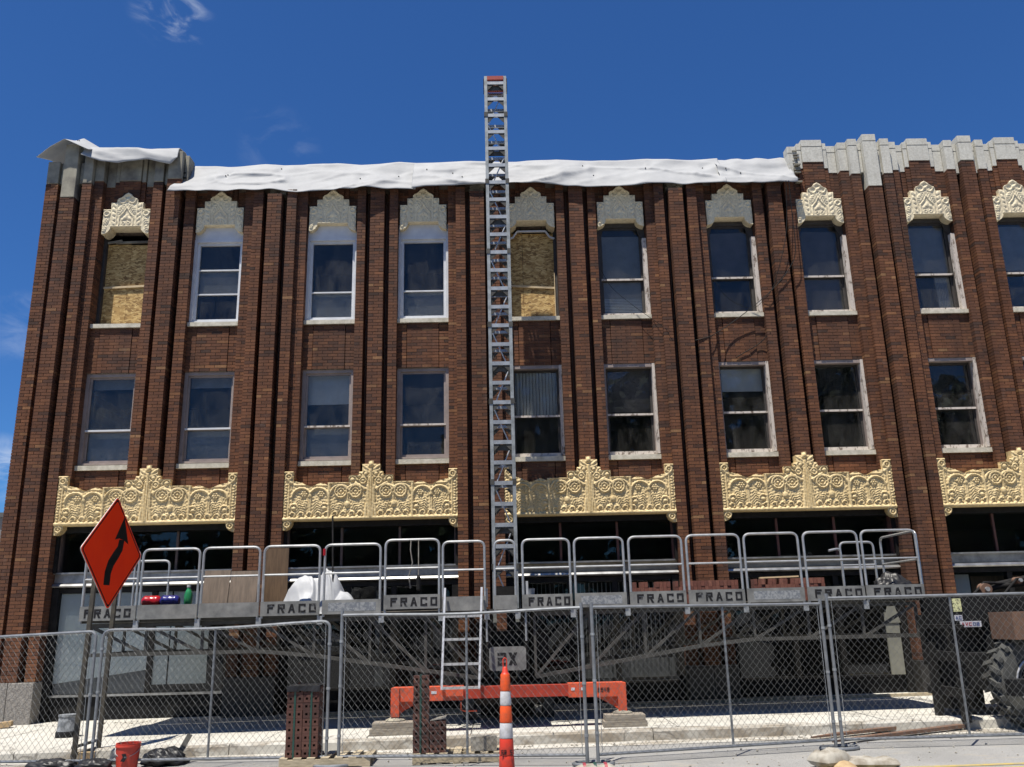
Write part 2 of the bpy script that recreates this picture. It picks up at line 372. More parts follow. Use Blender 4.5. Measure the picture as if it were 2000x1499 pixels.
# ------------------------------------------------------------------ helpers
def tagobj(o, label=None, cat=None, group=None, kind=None):
    if label: o['label'] = label
    if cat: o['category'] = cat
    if group: o['group'] = group
    if kind: o['kind'] = kind
    return o
def empty(name, loc, rz=0.0, label=None, cat=None, group=None):
    o = bpy.data.objects.new(name, None)
    o.empty_display_size = 0.2
    COL.objects.link(o)
    o.location = loc
    o.rotation_euler = (0, 0, rz)
    return tagobj(o, label, cat, group)
def root_loc(o):
    while o.parent is not None: o = o.parent
    return Vector(o.location)
def link(name, me, mat, parent=None, loc=None, kind=None):
    """loc is given in the parent's space"""
    o = bpy.data.objects.new(name, me)
    if mat is not None and not me.materials: me.materials.append(MAT[mat])
    COL.objects.link(o)
    o.parent = parent
    if loc is not None: o.location = loc
    if kind: o['kind'] = kind
    return o
class MB:
    def __init__(s): s.v = []; s.f = []; s.t = []
    def add(s, vs, fs, tint=None):
        n = len(s.v)
        s.v.extend(vs); s.f.extend([tuple(i + n for i in q) for q in fs])
        if tint is not None: s.t.extend([tint] * len(vs))
        return s
    def box(s, x0, x1, y0, y1, z0, z1, tint=None, back=True):
        vs = [(x0, y0, z0), (x1, y0, z0), (x1, y1, z0), (x0, y1, z0), (x0, y0, z1), (x1, y0, z1), (x1, y1, z1), (x0, y1, z1)]
        fs = [(0, 1, 5, 4), (1, 2, 6, 5), (3, 0, 4, 7), (4, 5, 6, 7), (3, 2, 1, 0)]
        if back: fs.append((2, 3, 7, 6))
        return s.add(vs, fs, tint)
    def obox(s, c, ax, ay, az):
        """oriented box: centre and three half-extent vectors"""
        c, ax, ay, az = map(Vector, (c, ax, ay, az))
        vs = [c - ax - ay - az, c + ax - ay - az, c + ax + ay - az, c - ax + ay - az, c - ax - ay + az, c + ax - ay + az, c + ax + ay + az, c - ax + ay + az]
        return s.add([tuple(v) for v in vs], [(0, 1, 5, 4), (1, 2, 6, 5), (2, 3, 7, 6), (3, 0, 4, 7), (4, 5, 6, 7), (3, 2, 1, 0)])
    def bar(s, p, q, w, d=None):
        """square bar from p to q"""
        p, q = Vector(p), Vector(q)
        a = (q - p); L = a.length
        if L < 1e-6: return s
        a = a / L
        ref = Vector((0, 1, 0)) if abs(a.y) < 0.9 else Vector((1, 0, 0))
        b = a.cross(ref).normalized(); c = a.cross(b).normalized()
        return s.obox((p + q) / 2, a * (L / 2), b * (w / 2), c * ((d or w) / 2))
    def tube(s, pts, r, n=8, closed=False, caps=True):
        pts = [Vector(p) for p in pts]
        m = len(pts)
        rs = r if isinstance(r, (list, tuple)) else [r] * m
        base = len(s.v); prev = None
        for i, p in enumerate(pts):
            a = pts[(i + 1) % m] if (closed or i < m - 1) else p
            b_ = pts[i - 1] if (closed or i > 0) else p
            d = (a - b_).normalized()
            if prev is None:
                ref = Vector((0, 0, 1)) if abs(d.z) < 0.9 else Vector((1, 0, 0))
                u = d.cross(ref).normalized()
            else:
                u = (prev - d * prev.dot(d))
                u = u.normalized() if u.length > 1e-6 else d.orthogonal().normalized()
            prev = u
            w = d.cross(u)
            for k in range(n):
                an = 2 * math.pi * k / n
                s.v.append(tuple(p + (u * math.cos(an) + w * math.sin(an)) * rs[i]))
        seg = m if closed else m - 1
        for i in range(seg):
            for k in range(n):
                a0 = base + i * n + k; a1 = base + i * n + (k + 1) % n
                b0 = base + ((i + 1) % m) * n + k; b1 = base + ((i + 1) % m) * n + (k + 1) % n
                s.f.append((a0, a1, b1, b0))
        if caps and not closed:
            s.f.append(tuple(base + k for k in range(n))[::-1])
            s.f.append(tuple(base + (m - 1) * n + k for k in range(n)))
        return s
    def lathe(s, prof, c, n=20, cap=True):
        base = len(s.v)
        for (r, z) in prof:
            for k in range(n):
                an = 2 * math.pi * k / n
                s.v.append((c[0] + r * math.cos(an), c[1] + r * math.sin(an), c[2] + z))
        for i in range(len(prof) - 1):
            for k in range(n):
                s.f.append((base + i * n + k, base + i * n + (k + 1) % n, base + (i + 1) * n + (k + 1) % n, base + (i + 1) * n + k))
        if cap:
            s.f.append(tuple(base + k for k in range(n))[::-1])
            s.f.append(tuple(base + (len(prof) - 1) * n + k for k in range(n)))
        return s
    def prism(s, poly, y0, y1):
        """polygon in x,z extruded from y0 to y1 (y0 in front)"""
        n = len(poly)
        vs = [(x, y0, z) for x, z in poly] + [(x, y1, z) for x, z in poly]
        fs = [tuple(range(n)), tuple(range(2 * n - 1, n - 1, -1))]
        fs += [(i, i + n, (i + 1) % n + n, (i + 1) % n) for i in range(n)]
        return s.add(vs, fs)
    def mesh(s, name, off=None, smooth=False):
        me = bpy.data.meshes.new(name)
        v = np.array(s.v, dtype=float).reshape(-1, 3)
        if off is not None: v = v - np.array(off)
        me.from_pydata(v.tolist(), [], s.f)
        if s.t:
            ca = me.color_attributes.new('tint', 'FLOAT_COLOR', 'POINT')
            arr = np.ones((len(s.v), 4), dtype=np.float32)
            arr[:, :2] = np.array(s.t, dtype=np.float32)
            ca.data.foreach_set('color', arr.ravel())
        if smooth:
            me.polygons.foreach_set('use_smooth', [True] * len(me.polygons))
            me.set_sharp_from_angle(angle=R(40))
        me.update()
        return me
    def build(s, name, mat, parent=None, smooth=False, local=False, kind=None, loc=None):
        off = None
        if parent is not None and not local: off = root_loc(parent)
        if parent is None and loc is not None: off = loc
        me = s.mesh(name, off, smooth)
        o = link(name, me, mat, parent, kind=kind)
        if parent is None and loc is not None: o.location = loc
        return o
def rounded(pts, rad, n=4):
    """polyline with rounded inner corners"""
    pts = [Vector(p) for p in pts]
    out = [pts[0]]
    for i in range(1, len(pts) - 1):
        p, a, b_ = pts[i], pts[i - 1], pts[i + 1]
        da, db = (a - p), (b_ - p)
        r_ = min(rad, da.length * 0.49, db.length * 0.49)
        s0 = p + da.normalized() * r_; s1 = p + db.normalized() * r_
        for k in range(n + 1):
            f_ = k / n
            out.append((1 - f_) ** 2 * s0 + 2 * f_ * (1 - f_) * p + f_ ** 2 * s1)
    out.append(pts[-1])
    return out
def gz(x): return 0.0083 * x              # the street climbs a little to the right
def sz(x): return 0.15 + gz(x)            # the pavement
def quad_letters(mb, text, x, z, w, h, y, th, gap, skip=None):
    """block letters from strokes, front at y"""
    s = th / w; sv = th / h
    G = {
        'F': [('r', 0, 0, s, 1), ('r', s, 1 - sv, 1, 1), ('r', s, .46, .82, .46 + sv)],
        'R': [('r', 0, 0, s, 1), ('r', s, 1 - sv, 1, 1), ('r', 1 - s, .44 + sv, 1, 1 - sv), ('r', s, .44, 1, .44 + sv), ('q', .42, .44, .42 + s * 1.1, .44, 1.02, 0, 1.02 - s * 1.25, 0)],
        'A': [('q', 0, 0, s * 1.1, 0, .5 + s * .55, 1, .5 - s * .55, 1), ('q', 1 - s * 1.1, 0, 1, 0, .5 + s * .55, 1, .5, .9), ('r', .22, .26, .78, .26 + sv * .9)],
        'C': [('r', 0, 0, s, 1), ('r', s, 1 - sv, 1, 1), ('r', s, 0, 1, sv), ('r', 1 - s, sv, 1, .32), ('r', 1 - s, .68, 1, 1 - sv)],
        'O': [('r', 0, 0, s, 1), ('r', 1 - s, 0, 1, 1), ('r', s, 1 - sv, 1 - s, 1), ('r', s, 0, 1 - s, sv)],
        '2': [('r', 0, 1 - sv, 1, 1), ('r', 1 - s, .5, 1, 1 - sv), ('r', 0, .5 - sv / 2, 1, .5 + sv / 2), ('r', 0, sv, s, .5 - sv / 2), ('r', 0, 0, 1, sv)],
        'X': [('q', 0, 0, s * 1.2, 0, 1, 1, 1 - s * 1.2, 1), ('q', 1 - s * 1.2, 0, 1, 0, s * 1.2, 1, 0, 1)],
        'S': [('r', 0, 1 - sv, 1, 1), ('r', 0, .5, s, 1 - sv), ('r', 0, .5 - sv / 2, 1, .5 + sv / 2), ('r', 1 - s, sv, 1, .5 - sv / 2), ('r', 0, 0, 1, sv)],
        'V': [('q', 0, 1, s * 1.1, 1, .5 + s * .5, 0, .5 - s * .5, 0), ('q', 1 - s * 1.1, 1, 1, 1, .5 + s * .5, 0, .5 - s * .5, 0)],
        '6': [('r', 0, 0, s, 1), ('r', s, 1 - sv, 1, 1), ('r', s, 0, 1, sv), ('r', 1 - s, sv, 1, .55), ('r', s, .48, 1 - s, .48 + sv)],
        '5': [('r', 0, 1 - sv, 1, 1), ('r', 0, .5, s, 1 - sv), ('r', 0, .5 - sv / 2, 1, .5 + sv / 2), ('r', 1 - s, sv, 1, .5 - sv / 2), ('r', 0, 0, 1, sv)],
        '4': [('r', 1 - s, 0, 1, 1), ('r', 0, .4, s, 1), ('r', 0, .4 - sv / 2, 1 - s, .4 + sv / 2)],
    }
    for i, chh in enumerate(text):
        ox = x + i * (w + gap)
        if chh == ' ': continue
        for j, g_ in enumerate(G[chh]):
            if g_[0] == 'r':
                _, a, b_, c, d = g_
                mb.box(ox + a * w, ox + c * w, y - 0.0005 * (j % 3), y + 0.003, z + b_ * h, z + d * h)
            else:
                p = g_[1:]
                poly = [(ox + p[k] * w, z + p[k + 1] * h) for k in range(0, 8, 2)]
                ar = sum(poly[k][0] * poly[(k + 1) % 4][1] - poly[(k + 1) % 4][0] * poly[k][1] for k in range(4))
                if ar < 0: poly = poly[::-1]
                mb.prism(poly, y - 0.0005 * (j % 3), y + 0.003)

# ------------------------------------------------------------------ setting: street, pavement, kerb
mb = MB()
mb.add([(-400, -500, gz(-400)), (420, -500, gz(420)), (420, 300, gz(420)), (-400, 300, gz(-400))], [(0, 1, 2, 3)])
tagobj(mb.build('street', 'asphalt'), 'worn grey asphalt street with grit and mortar dust', 'street', kind='structure')
pav = MB()
pav.add([(-60, -3.9, sz(-60) - 0.03), (70, -3.9, sz(70) - 0.03), (70, 30, sz(70) - 0.03), (-60, 30, sz(-60) - 0.03)], [(0, 1, 2, 3)])
pav.add([(-60, -3.9, gz(-60) - 0.05), (70, -3.9, gz(70) - 0.05), (70, -3.9, sz(70) - 0.03), (-60, -3.9, sz(-60) - 0.03)], [(0, 1, 2, 3)])
pavement = tagobj(pav.build('pavement', 'concrete'), 'sunlit pale concrete pavement along the brick building', 'pavement', kind='structure')
def slab(x0, x1, y0, y1, off, h=0.06):
    s = MB()
    g = 0.008
    vs = []
    for z in (-h, 0):
        for (x, y) in ((x0 + g, y0 + g), (x1 - g, y0 + g), (x1 - g, y1 - g), (x0 + g, y1 - g)):
            vs.append((x, y, sz(x) + off + z))
    s.add(vs, [(0, 1, 5, 4), (1, 2, 6, 5), (2, 3, 7, 6), (3, 0, 4, 7), (4, 5, 6, 7)])
    return s
for i in range(17):
    for (y0, y1) in ((-3.9, -2.6), (-2.6, -1.3), (-1.3, 0.3)):
        x0 = -5.6 + i * 1.5
        slab(x0, x0 + 1.5, y0, y1, random.uniform(-0.003, 0.003)).build('slab', 'concrete', pavement, local=True)
kb = MB()
for (x0, x1) in [(-60, -6)] + [(-6 + 3 * i, -3 + 3 * i) for i in range(9)] + [(21, 70)]:
    g = 0.006
    vs = []
    for x in (x0 + g, x1 - g):
        vs += [(x, -4.10, gz(x) - 0.1), (x, -4.085, sz(x) - 0.03), (x, -4.06, sz(x) - 0.004), (x, -3.905, sz(x)), (x, -3.905, gz(x) - 0.1)]
    fs = [(0, 5, 6, 1), (1, 6, 7, 2), (2, 7, 8, 3), (3, 8, 9, 4), (0, 1, 2, 3, 4), (9, 8, 7, 6, 5)]
    kb.add(vs, fs)
tagobj(kb.build('kerb', 'dirty_concrete'), 'low concrete kerb between pavement and street', 'kerb', kind='structure')
gt = MB()
gt.add([(-60, -4.52, gz(-60) + 0.006), (70, -4.52, gz(70) + 0.006), (70, -4.08, gz(70) + 0.004), (-60, -4.08, gz(-60) + 0.004)], [(0, 1, 2, 3)])
tagobj(gt.build('gutter', 'dirty_concrete'), 'concrete gutter strip at the foot of the kerb', 'gutter', kind='structure')
yl = MB()
for dy in (0, 0.22):
    yl.add([(9.8, -7.02 - dy, gz(9.8) + 0.005), (40, -7.02 - dy, gz(40) + 0.005), (40, -6.92 - dy, gz(40) + 0.005), (9.8, -6.92 - dy, gz(9.8) + 0.005)], [(0, 1, 2, 3)])
tagobj(yl.build('road_marking', 'yellow_paint'), 'worn double yellow line on the street', 'road marking', kind='structure')

# ------------------------------------------------------------------ the brick building
BLD = empty('brick_building', (8.5, 0.0, 0.2), 0, 'three-storey brown brick building with gold friezes and piers, under repair', 'building')
OFF = Vector((8.5, 0.0, 0.2))
WC = [-1.04, 0.97, 3.395, 5.35, 7.69, 9.63, 12.01, 14.0, 16.385, 18.36]      # window centres
HW = 0.54
XL, XR = -2.76, 20.2
CH, BL = 0.0667, 0.208                                                       # course height, brick + joint
YS, YA, YB, YSH, YMS = 0.03, -0.10, -0.205, -0.268, -0.162                  # spandrel, a-strip, b-strip, pier shaft, mullion shaft
YBK = 0.45
m, t, b = new_mat('side_brick')
bt = N(t, 'ShaderNodeTexBrick')
g = N(t, 'ShaderNodeNewGeometry'); mp = N(t, 'ShaderNodeMapping'); mp.inputs['Rotation'].default_value = (R(90), 0, R(90))
t.links.new(g.outputs['Position'], mp.inputs[0]); t.links.new(mp.outputs[0], bt.inputs['Vector'])
bt.inputs['Scale'].default_value = 1.0; bt.inputs['Brick Width'].default_value = 0.208; bt.inputs['Row Height'].default_value = 0.0667; bt.inputs['Mortar Size'].default_value = 0.006
bt.inputs['Color1'].default_value = (0.12, 0.05, 0.03, 1); bt.inputs['Color2'].default_value = (0.08, 0.036, 0.024, 1); bt.inputs['Mortar'].default_value = (0.12, 0.095, 0.075, 1)
t.links.new(bt.outputs['Color'], b.inputs['Base Color']); b.inputs['Roughness'].default_value = 0.85
MAT['side_brick'] = m
bricks = []           # (x0,x1,y0,y1,z0,z1)
core = MB()
def brick_rect(x0, x1, yf, yb, z0, z1, phase=0, corebox=True):
    i0 = int(math.floor(z0 / CH)); i1 = int(math.ceil(z1 / CH))
    for i in range(i0, i1):
        a = max(z0, i * CH + 0.005); b_ = min(z1, (i + 1) * CH - 0.005)
        if b_ - a < 0.02: continue
        off = (BL / 2 if (i + phase) % 2 else 0.0)
        cuts = [x0]
        x = x0 + BL - off
        while x < x1 - 0.045:
            if x - cuts[-1] > 0.045: cuts.append(x)
            x += BL
        cuts.append(x1)
        for k in range(len(cuts) - 1):
            l = cuts[k] + (0.005 if k else 0.0); r_ = cuts[k + 1] - (0.005 if k < len(cuts) - 2 else 0.0)
            bricks.append((l, r_, yf + random.uniform(-0.0025, 0.0025), yb, a, b_))
    if corebox: core.box(x0 + 0.010, x1 - 0.010, yf + 0.013, YBK, z0, z1)
stones = []           # coping stones (x0,x1,yf,yb,z0,z1,matname)
def region(x):
    if x < 0.1: return 'L'
    if x > 13.62: return 'R'
    return 'M'
TOP_ = None
TOP = {  # (brick top, stone top) by element
    'L': dict(a=(11.18, 11.84), b=(11.08, 11.84), shaft=(10.72, 11.98), mstrip=(11.15, 11.84), mshaft=(11.18, 11.84), panel=(11.22, 11.84), border=(11.20, 11.84)),
    'R': dict(a=(11.17, 11.86), b=(11.04, 11.885), shaft=(10.71, 11.96), mstrip=(11.17, 11.885), mshaft=(11.36, 11.955), panel=(11.44, 11.98), border=(11.30, 11.91)),
    'M': dict(a=(11.0, 11.0), b=(10.86, 10.86), shaft=(10.74, 10.74), mstrip=(10.95, 10.95), mshaft=(10.92, 10.92), panel=(11.05, 11.05), border=(11.05, 11.05)),
}
def element(kind, x0, x1, yf, zb, phase=0):
    rg = region((x0 + x1) / 2)
    zt, st = TOP[rg][kind]
    brick_rect(x0, x1, yf, yf + 0.30, zb, zt, phase)
    if x1 < -2.45: st = 11.60
    if st > zt:
        stones.append((x0, x1, yf - 0.012, 0.28, zt, st, 'coping_stone' if rg == 'R' else 'old_stone'))
gro = MB()
def groove(x0, x1, yf, zb, zt): gro.box(x0 - 0.012, x1 + 0.012, yf, YBK, zb, zt)
ZB = 0.86
piers = []
def main_pier(c, left_open=True):
    sh, g, bw = 0.15, 0.108, 0.20
    piers.append(c)
    element('shaft', c - sh, c + sh, YSH, ZB, 0)
    for sgn in (-1, 1):
        a, b_ = sorted((c + sgn * sh, c + sgn * (sh + g)))
        groove(a, b_, 0.10, ZB, {'L': 11.2, 'M': 11.0, 'R': 11.1}[region(c)])
        if region(c) != 'M':
            stones.append((a + 0.004, b_ - 0.004, YA - 0.05, 0.28, 11.1, 11.60 if region(c) == 'L' else 11.80, 'coping_stone' if region(c) == 'R' else 'old_stone'))
        a, b_ = sorted((c + sgn * (sh + g), c + sgn * (sh + g + bw)))
        if c < -2 and sgn < 0: a = XL
        element('b', a, b_, YB, ZB, 1 if sgn > 0 else 0)
pc = [-2.24]
for i in range(1, 8, 2):
    pc.append((WC[i] + WC[i + 1]) / 2)
pc.append(19.55)
for c in pc: main_pier(c)
for i, c in enumerate(WC):
    # a-strips beside the main piers, mullion piers inside the bay
    if i % 2 == 0:
        l = pc[i // 2] + 0.458
        element('a', l, c - HW, YA, 3.74, 1)
        m0, m1 = c + HW, WC[i + 1] - HW
        mc = (m0 + m1) / 2
        element('mshaft', mc - 0.15, mc + 0.15, YMS, 3.74, 0)
        for a, b_ in ((m0, mc - 0.258), (mc + 0.258, m1)):
            element('mstrip', a, b_, YA, 3.74, 1)
        rg = region(mc)
        for a, b_ in ((mc - 0.258, mc - 0.15), (mc + 0.15, mc + 0.258)):
            groove(a, b_, 0.17, 3.74, {'L': 11.1, 'M': 11.0, 'R': 11.1}[rg])
            if rg != 'M': stones.append((a + 0.004, b_ - 0.004, YA + 0.05, 0.28, 11.1, 11.80 if rg == 'L' else 11.80, 'coping_stone' if rg == 'R' else 'old_stone'))
    else:
        r_ = pc[i // 2 + 1] - 0.458
        element('a', c + HW, r_, YA, 3.74, 0)
    # spandrels: middle panel with a vertical joint and slightly set-back borders
    for (z0, z1) in ((3.74, 4.84), (6.87, 7.84)):
        brick_rect(c - 0.335, c + 0.325, YS, YS + 0.12, z0, z1, 0)
        brick_rect(c - HW, c - 0.347, YS + 0.014, YS + 0.12, z0, z1, 1)
        brick_rect(c + 0.337, c + HW, YS + 0.014, YS + 0.12, z0, z1, 0)
    rg = region(c)
    zt, st = TOP[rg]['panel']; zt2, st2 = TOP[rg]['border']
    brick_rect(c - 0.23, c + 0.23, YS - 0.05, YS + 0.12, 10.13, zt, 0)
    brick_rect(c - 0.33, c - 0.235, YS - 0.015, YS + 0.12, 10.13, zt2, 1)
    brick_rect(c + 0.235, c + 0.33, YS - 0.015, YS + 0.12, 10.13, zt2, 1)
    brick_rect(c - HW, c - 0.335, YS + 0.02, YS + 0.12, 10.13, zt2 - 0.1, 1)
    brick_rect(c + 0.335, c + HW, YS + 0.02, YS + 0.12, 10.13, zt2 - 0.1, 0)
    if st > zt:
        mt = 'coping_stone' if rg == 'R' else 'old_stone'
        stones.append((c - 0.232, c + 0.232, YS - 0.065, 0.28, zt, st, mt))
        for sg in (-1, 1):
            a, b_ = sorted((c + sg * 0.236, c + sg * 0.33)); stones.append((a, b_, YS - 0.03, 0.28, zt2, st2, mt))
            a, b_ = sorted((c + sg * 0.335, c + sg * (HW - 0.004))); stones.append((a, b_, YS + 0.006, 0.28, zt2 - 0.1, st2 - 0.05, mt))
# outside of the last window and beyond
brick_rect(18.9, 19.09, YA, YA + 0.16, 3.74, 11.15, 1)
# backing of the parapet where the coping has been taken off, and of the coping elsewhere
core.box(0.10, 13.62, 0.26, 0.44, 10.9, 11.60); core.box(0.10, 13.62, 0.08, 0.26, 10.9, 11.22)
core.box(XL + 0.1, 0.10, 0.10, 0.44, 10.9, 11.58)
core.box(13.63, XR, 0.10, 0.44, 10.9, 11.78)
wall = core.build('wall', 'mortar', BLD)
wall['label'] = 'mortar and backing of the brick front'
gro.build('groove_lining', 'side_brick', BLD, kind='stuff')
# pick the bricks that show largest: whole stretchers near the camera, above the guard rail
def score(q):
    cx, cz = (q[0] + q[1]) / 2, (q[4] + q[5]) / 2
    full = (q[1] - q[0]) > 0.17
    d = (Vector((cx, q[2], cz)) - CAM).length
    vis = (2.35 < cz < 7.8) and q[2] < 0.0
    inmast = 6.5 < cx < 7.3
    return (0 if (full and vis and not inmast) else 1, d)
order = sorted(range(len(bricks)), key=lambda i: score(bricks[i]))
single = set(order[:300])
def tint_of(q):
    x, z = (q[0] + q[1]) / 2, q[4]
    v = random.gauss(0.46, 0.13)
    if random.random() < 0.05: v = random.uniform(0.78, 1.0)
    if random.random() < 0.10: v = random.uniform(0.0, 0.16)
    v += 0.10 * (0.5 if z < 5 else (0.0 if z < 9 else -0.6))  # pavement bounce put into the tint: low bricks warmer, top ones darker
    return (min(1, max(0, v)), min(1, max(0, random.gauss(0.5, 0.17))))
bw_ = MB()
for i, q in enumerate(bricks):
    if i in single:
        s = MB(); s.box(*q, tint=tint_of(q)); s.build('brick', 'brick', wall)
    else:
        bw_.box(*q, tint=tint_of(q), back=False)
bw_.build('brickwork', 'brick', BLD, kind='stuff')
for q in stones:
    s = MB()
    x0, x1, yf, yb, z0, z1, mt = q
    x0 += 0.003; x1 -= 0.003
    zc_ = z1 - 0.16
    if mt == 'coping_stone':
        s.box(x0, x1, yf, yb, z0, zc_ - 0.004)
        s.box(x0 - 0.0, x1 + 0.0, yf - 0.006, yb, zc_ + 0.004, z1)
        s.box(x0 + 0.006, x1 - 0.006, yf + 0.012, yb - 0.01, zc_ - 0.004, zc_ + 0.004)
    else:
        s.box(x0, x1, yf, yb, z0, z1)
    o = s.build('coping_stone', mt, BLD)
    bv = o.modifiers.new('bevel', 'BEVEL'); bv.width = 0.012; bv.segments = 2; bv.limit_method = 'ANGLE'
# broken ends of the coping and rough patches where pier caps were taken off
for c in pc[1:4]:
    s = MB()
    for k in range(9):
        x = c - 0.15 + random.uniform(0, 0.3); z = 10.78 + random.uniform(0, 0.2); w = random.uniform(0.03, 0.07)
        s.box(x - w, x + w, -0.12 + random.uniform(-0.03, 0.04), 0.1, z - w * 0.6, z + w * 0.6)
    s.box(c - 0.146, c + 0.146, -0.10, 0.1, 10.765, 11.0)
    s.build('rough_mortar', 'old_stone', BLD)
s = MB()
for k in range(26):
    z = 10.95 + k * 0.034; w = random.uniform(0.05, 0.11)
    y = random.uniform(0.0, 0.3)
    s.box(13.56 + random.uniform(0, 0.04), 13.70, y - w, y + w, z, z + 0.028)
s.build('broken_edge', 'old_stone', BLD)
s = MB()
for k in range(14):
    z = 11.0 + k * 0.04; y = random.uniform(0.0, 0.2); w = random.uniform(0.06, 0.12)
    s.box(0.05, 0.16 + random.uniform(0, 0.04), y - w, y + w, z, z + 0.03)
s.build('broken_edge', 'dark_metal', BLD)
simple('shaded_granite', (0.020, 0.019, 0.018), (0.035, 0.033, 0.031), 60, 0.4)  # granite with the shade under the deck put into its colour
# granite base blocks of the piers
for c in pc:
    s = MB()
    a = XL - 0.03 if c < -2 else c - 0.475
    for (x0, x1) in ((a, c - 0.004), (c + 0.004, c + 0.475)):
        s.box(x0, x1, -0.275, YBK, sz(c) - 0.1, ZB)
    o = s.build('base_block', 'granite' if c < -2 else 'shaded_granite', BLD)
    bv = o.modifiers.new('bevel', 'BEVEL'); bv.width = 0.01; bv.segments = 2
# shell: side wall, back wall, roof, floors
s = MB()
s.box(XL + 0.012, XL + 0.3, -0.10, 16, 0.05, 10.9)
s.box(XR, XR + 0.3, -0.05, 16, 0.05, 11.4)
s.box(XL + 0.3, XR, 15.7, 16, 0.05, 10.9)
s.build('side_wall', 'side_brick', BLD)
s = MB(); s.box(XL + 0.3, XR, 0.45, 15.7, 10.6, 10.88); s.build('roof', 'roof_felt', BLD)
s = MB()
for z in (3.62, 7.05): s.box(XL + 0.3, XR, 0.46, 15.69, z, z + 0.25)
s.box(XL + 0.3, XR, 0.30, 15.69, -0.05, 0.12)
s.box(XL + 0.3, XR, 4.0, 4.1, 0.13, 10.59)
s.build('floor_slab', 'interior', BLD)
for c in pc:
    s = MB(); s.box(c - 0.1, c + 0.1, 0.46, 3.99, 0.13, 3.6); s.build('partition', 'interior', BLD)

# ------------------------------------------------------------------ reliefs (real height fields)
class HF:
    def __init__(s, x0, x1, z0, z1, d):
        s.nx = int(round((x1 - x0) / d)); s.nz = int(round((z1 - z0) / d))
        s.x = np.linspace(x0, x1, s.nx + 1); s.z = np.linspace(z0, z1, s.nz + 1)
        s.X, s.Z = np.meshgrid(s.x, s.z, indexing='ij')
        s.H = np.zeros_like(s.X)
    def mx(s, h): s.H = np.maximum(s.H, h)
    def tubef(s, dist, w, h): return h * np.sqrt(np.clip(1 - (dist / w) ** 2, 0, 1))
    def ring(s, cx, cz, r, w, h, a0=None, a1=None):
        dx, dz = s.X - cx, s.Z - cz
        d = np.abs(np.hypot(dx, dz) - r)
        f = s.tubef(d, w, h)
        if a0 is not None:
            an = np.degrees(np.arctan2(dz, dx)) % 360
            ok = (an >= a0) & (an <= a1) if a0 <= a1 else (an >= a0) | (an <= a1)
            f = np.where(ok, f, 0)
        s.mx(f)
    def ball(s, cx, cz, r, h, rz=None):
        d = ((s.X - cx) / r) ** 2 + ((s.Z - cz) / (rz or r)) ** 2
        s.mx(h * np.sqrt(np.clip(1 - d, 0, 1)))
    def line(s, x0, z0, x1, z1, w, h):
        vx, vz = x1 - x0, z1 - z0
        L2 = vx * vx + vz * vz
        t_ = np.clip(((s.X - x0) * vx + (s.Z - z0) * vz) / L2, 0, 1)
        d = np.hypot(s.X - x0 - t_ * vx, s.Z - z0 - t_ * vz)
        s.mx(s.tubef(d, w, h))
    def leaf(s, cx, cz, L, W, ang, h, veins=True):
        ca, sa = math.cos(ang), math.sin(ang)
        u = ((s.X - cx) * ca + (s.Z - cz) * sa) / L; v = (-(s.X - cx) * sa + (s.Z - cz) * ca) / W
        d = u * u + np.abs(v) ** 1.6 * (1 + 0.6 * np.clip(u, -1, 1))
        f = h * np.sqrt(np.clip(1 - d, 0, 1))
        if veins: f = f * (0.72 + 0.28 * np.cos((u * L + np.abs(v) * W * 0.8) * 130)) * np.where(np.abs(v) < 0.1, 0.7, 1)
        s.mx(np.where(d < 1, f, 0))
    def mesh(s, name, mask, back, base=0.0):
        """mask on cells; front at -(base+H), sides run back to y=back"""
        used = np.zeros((s.nx + 1, s.nz + 1), bool)
        for a in (0, 1):
            for b_ in (0, 1): used[a:a + s.nx, b_:b_ + s.nz] |= mask
        idx = -np.ones(used.shape, int); idx[used] = np.arange(used.sum())
        v = np.stack([s.X[used], -(base + s.H[used]), s.Z[used]], 1)
        i, j = np.nonzero(mask)
        fs = np.stack([idx[i, j], idx[i + 1, j], idx[i + 1, j + 1], idx[i, j + 1]], 1).tolist()
        vs = v.tolist()
        nb = len(vs); bidx = {}
        def bk(k):
            if k not in bidx:
                bidx[k] = len(vs); vs.append([vs[k][0], back, vs[k][2]])
            return bidx[k]
        pm = np.pad(mask, 1)
        for a, b_, di, dj in zip(*[x_.tolist() for x_ in (i, j)], [0] * len(i), [0] * len(i)):
            q = (idx[a, b_], idx[a + 1, b_], idx[a + 1, b_ + 1], idx[a, b_ + 1])
            if not pm[a + 1, b_]: fs.append([bk(q[0]), bk(q[1]), q[1], q[0]])
            if not pm[a + 2, b_ + 1]: fs.append([bk(q[1]), bk(q[2]), q[2], q[1]])
            if not pm[a + 1, b_ + 2]: fs.append([bk(q[2]), bk(q[3]), q[3], q[2]])
            if not pm[a, b_ + 1]: fs.append([bk(q[3]), bk(q[0]), q[0], q[3]])
        me = bpy.data.meshes.new(name)
        me.from_pydata(vs, [], fs)
        me.polygons.foreach_set('use_smooth', [True] * len(me.polygons))
        me.set_sharp_from_angle(angle=R(55))
        me.update()
        return me
    def cells(s):
        return np.meshgrid((s.x[:-1] + s.x[1:]) / 2, (s.z[:-1] + s.z[1:]) / 2, indexing='ij')

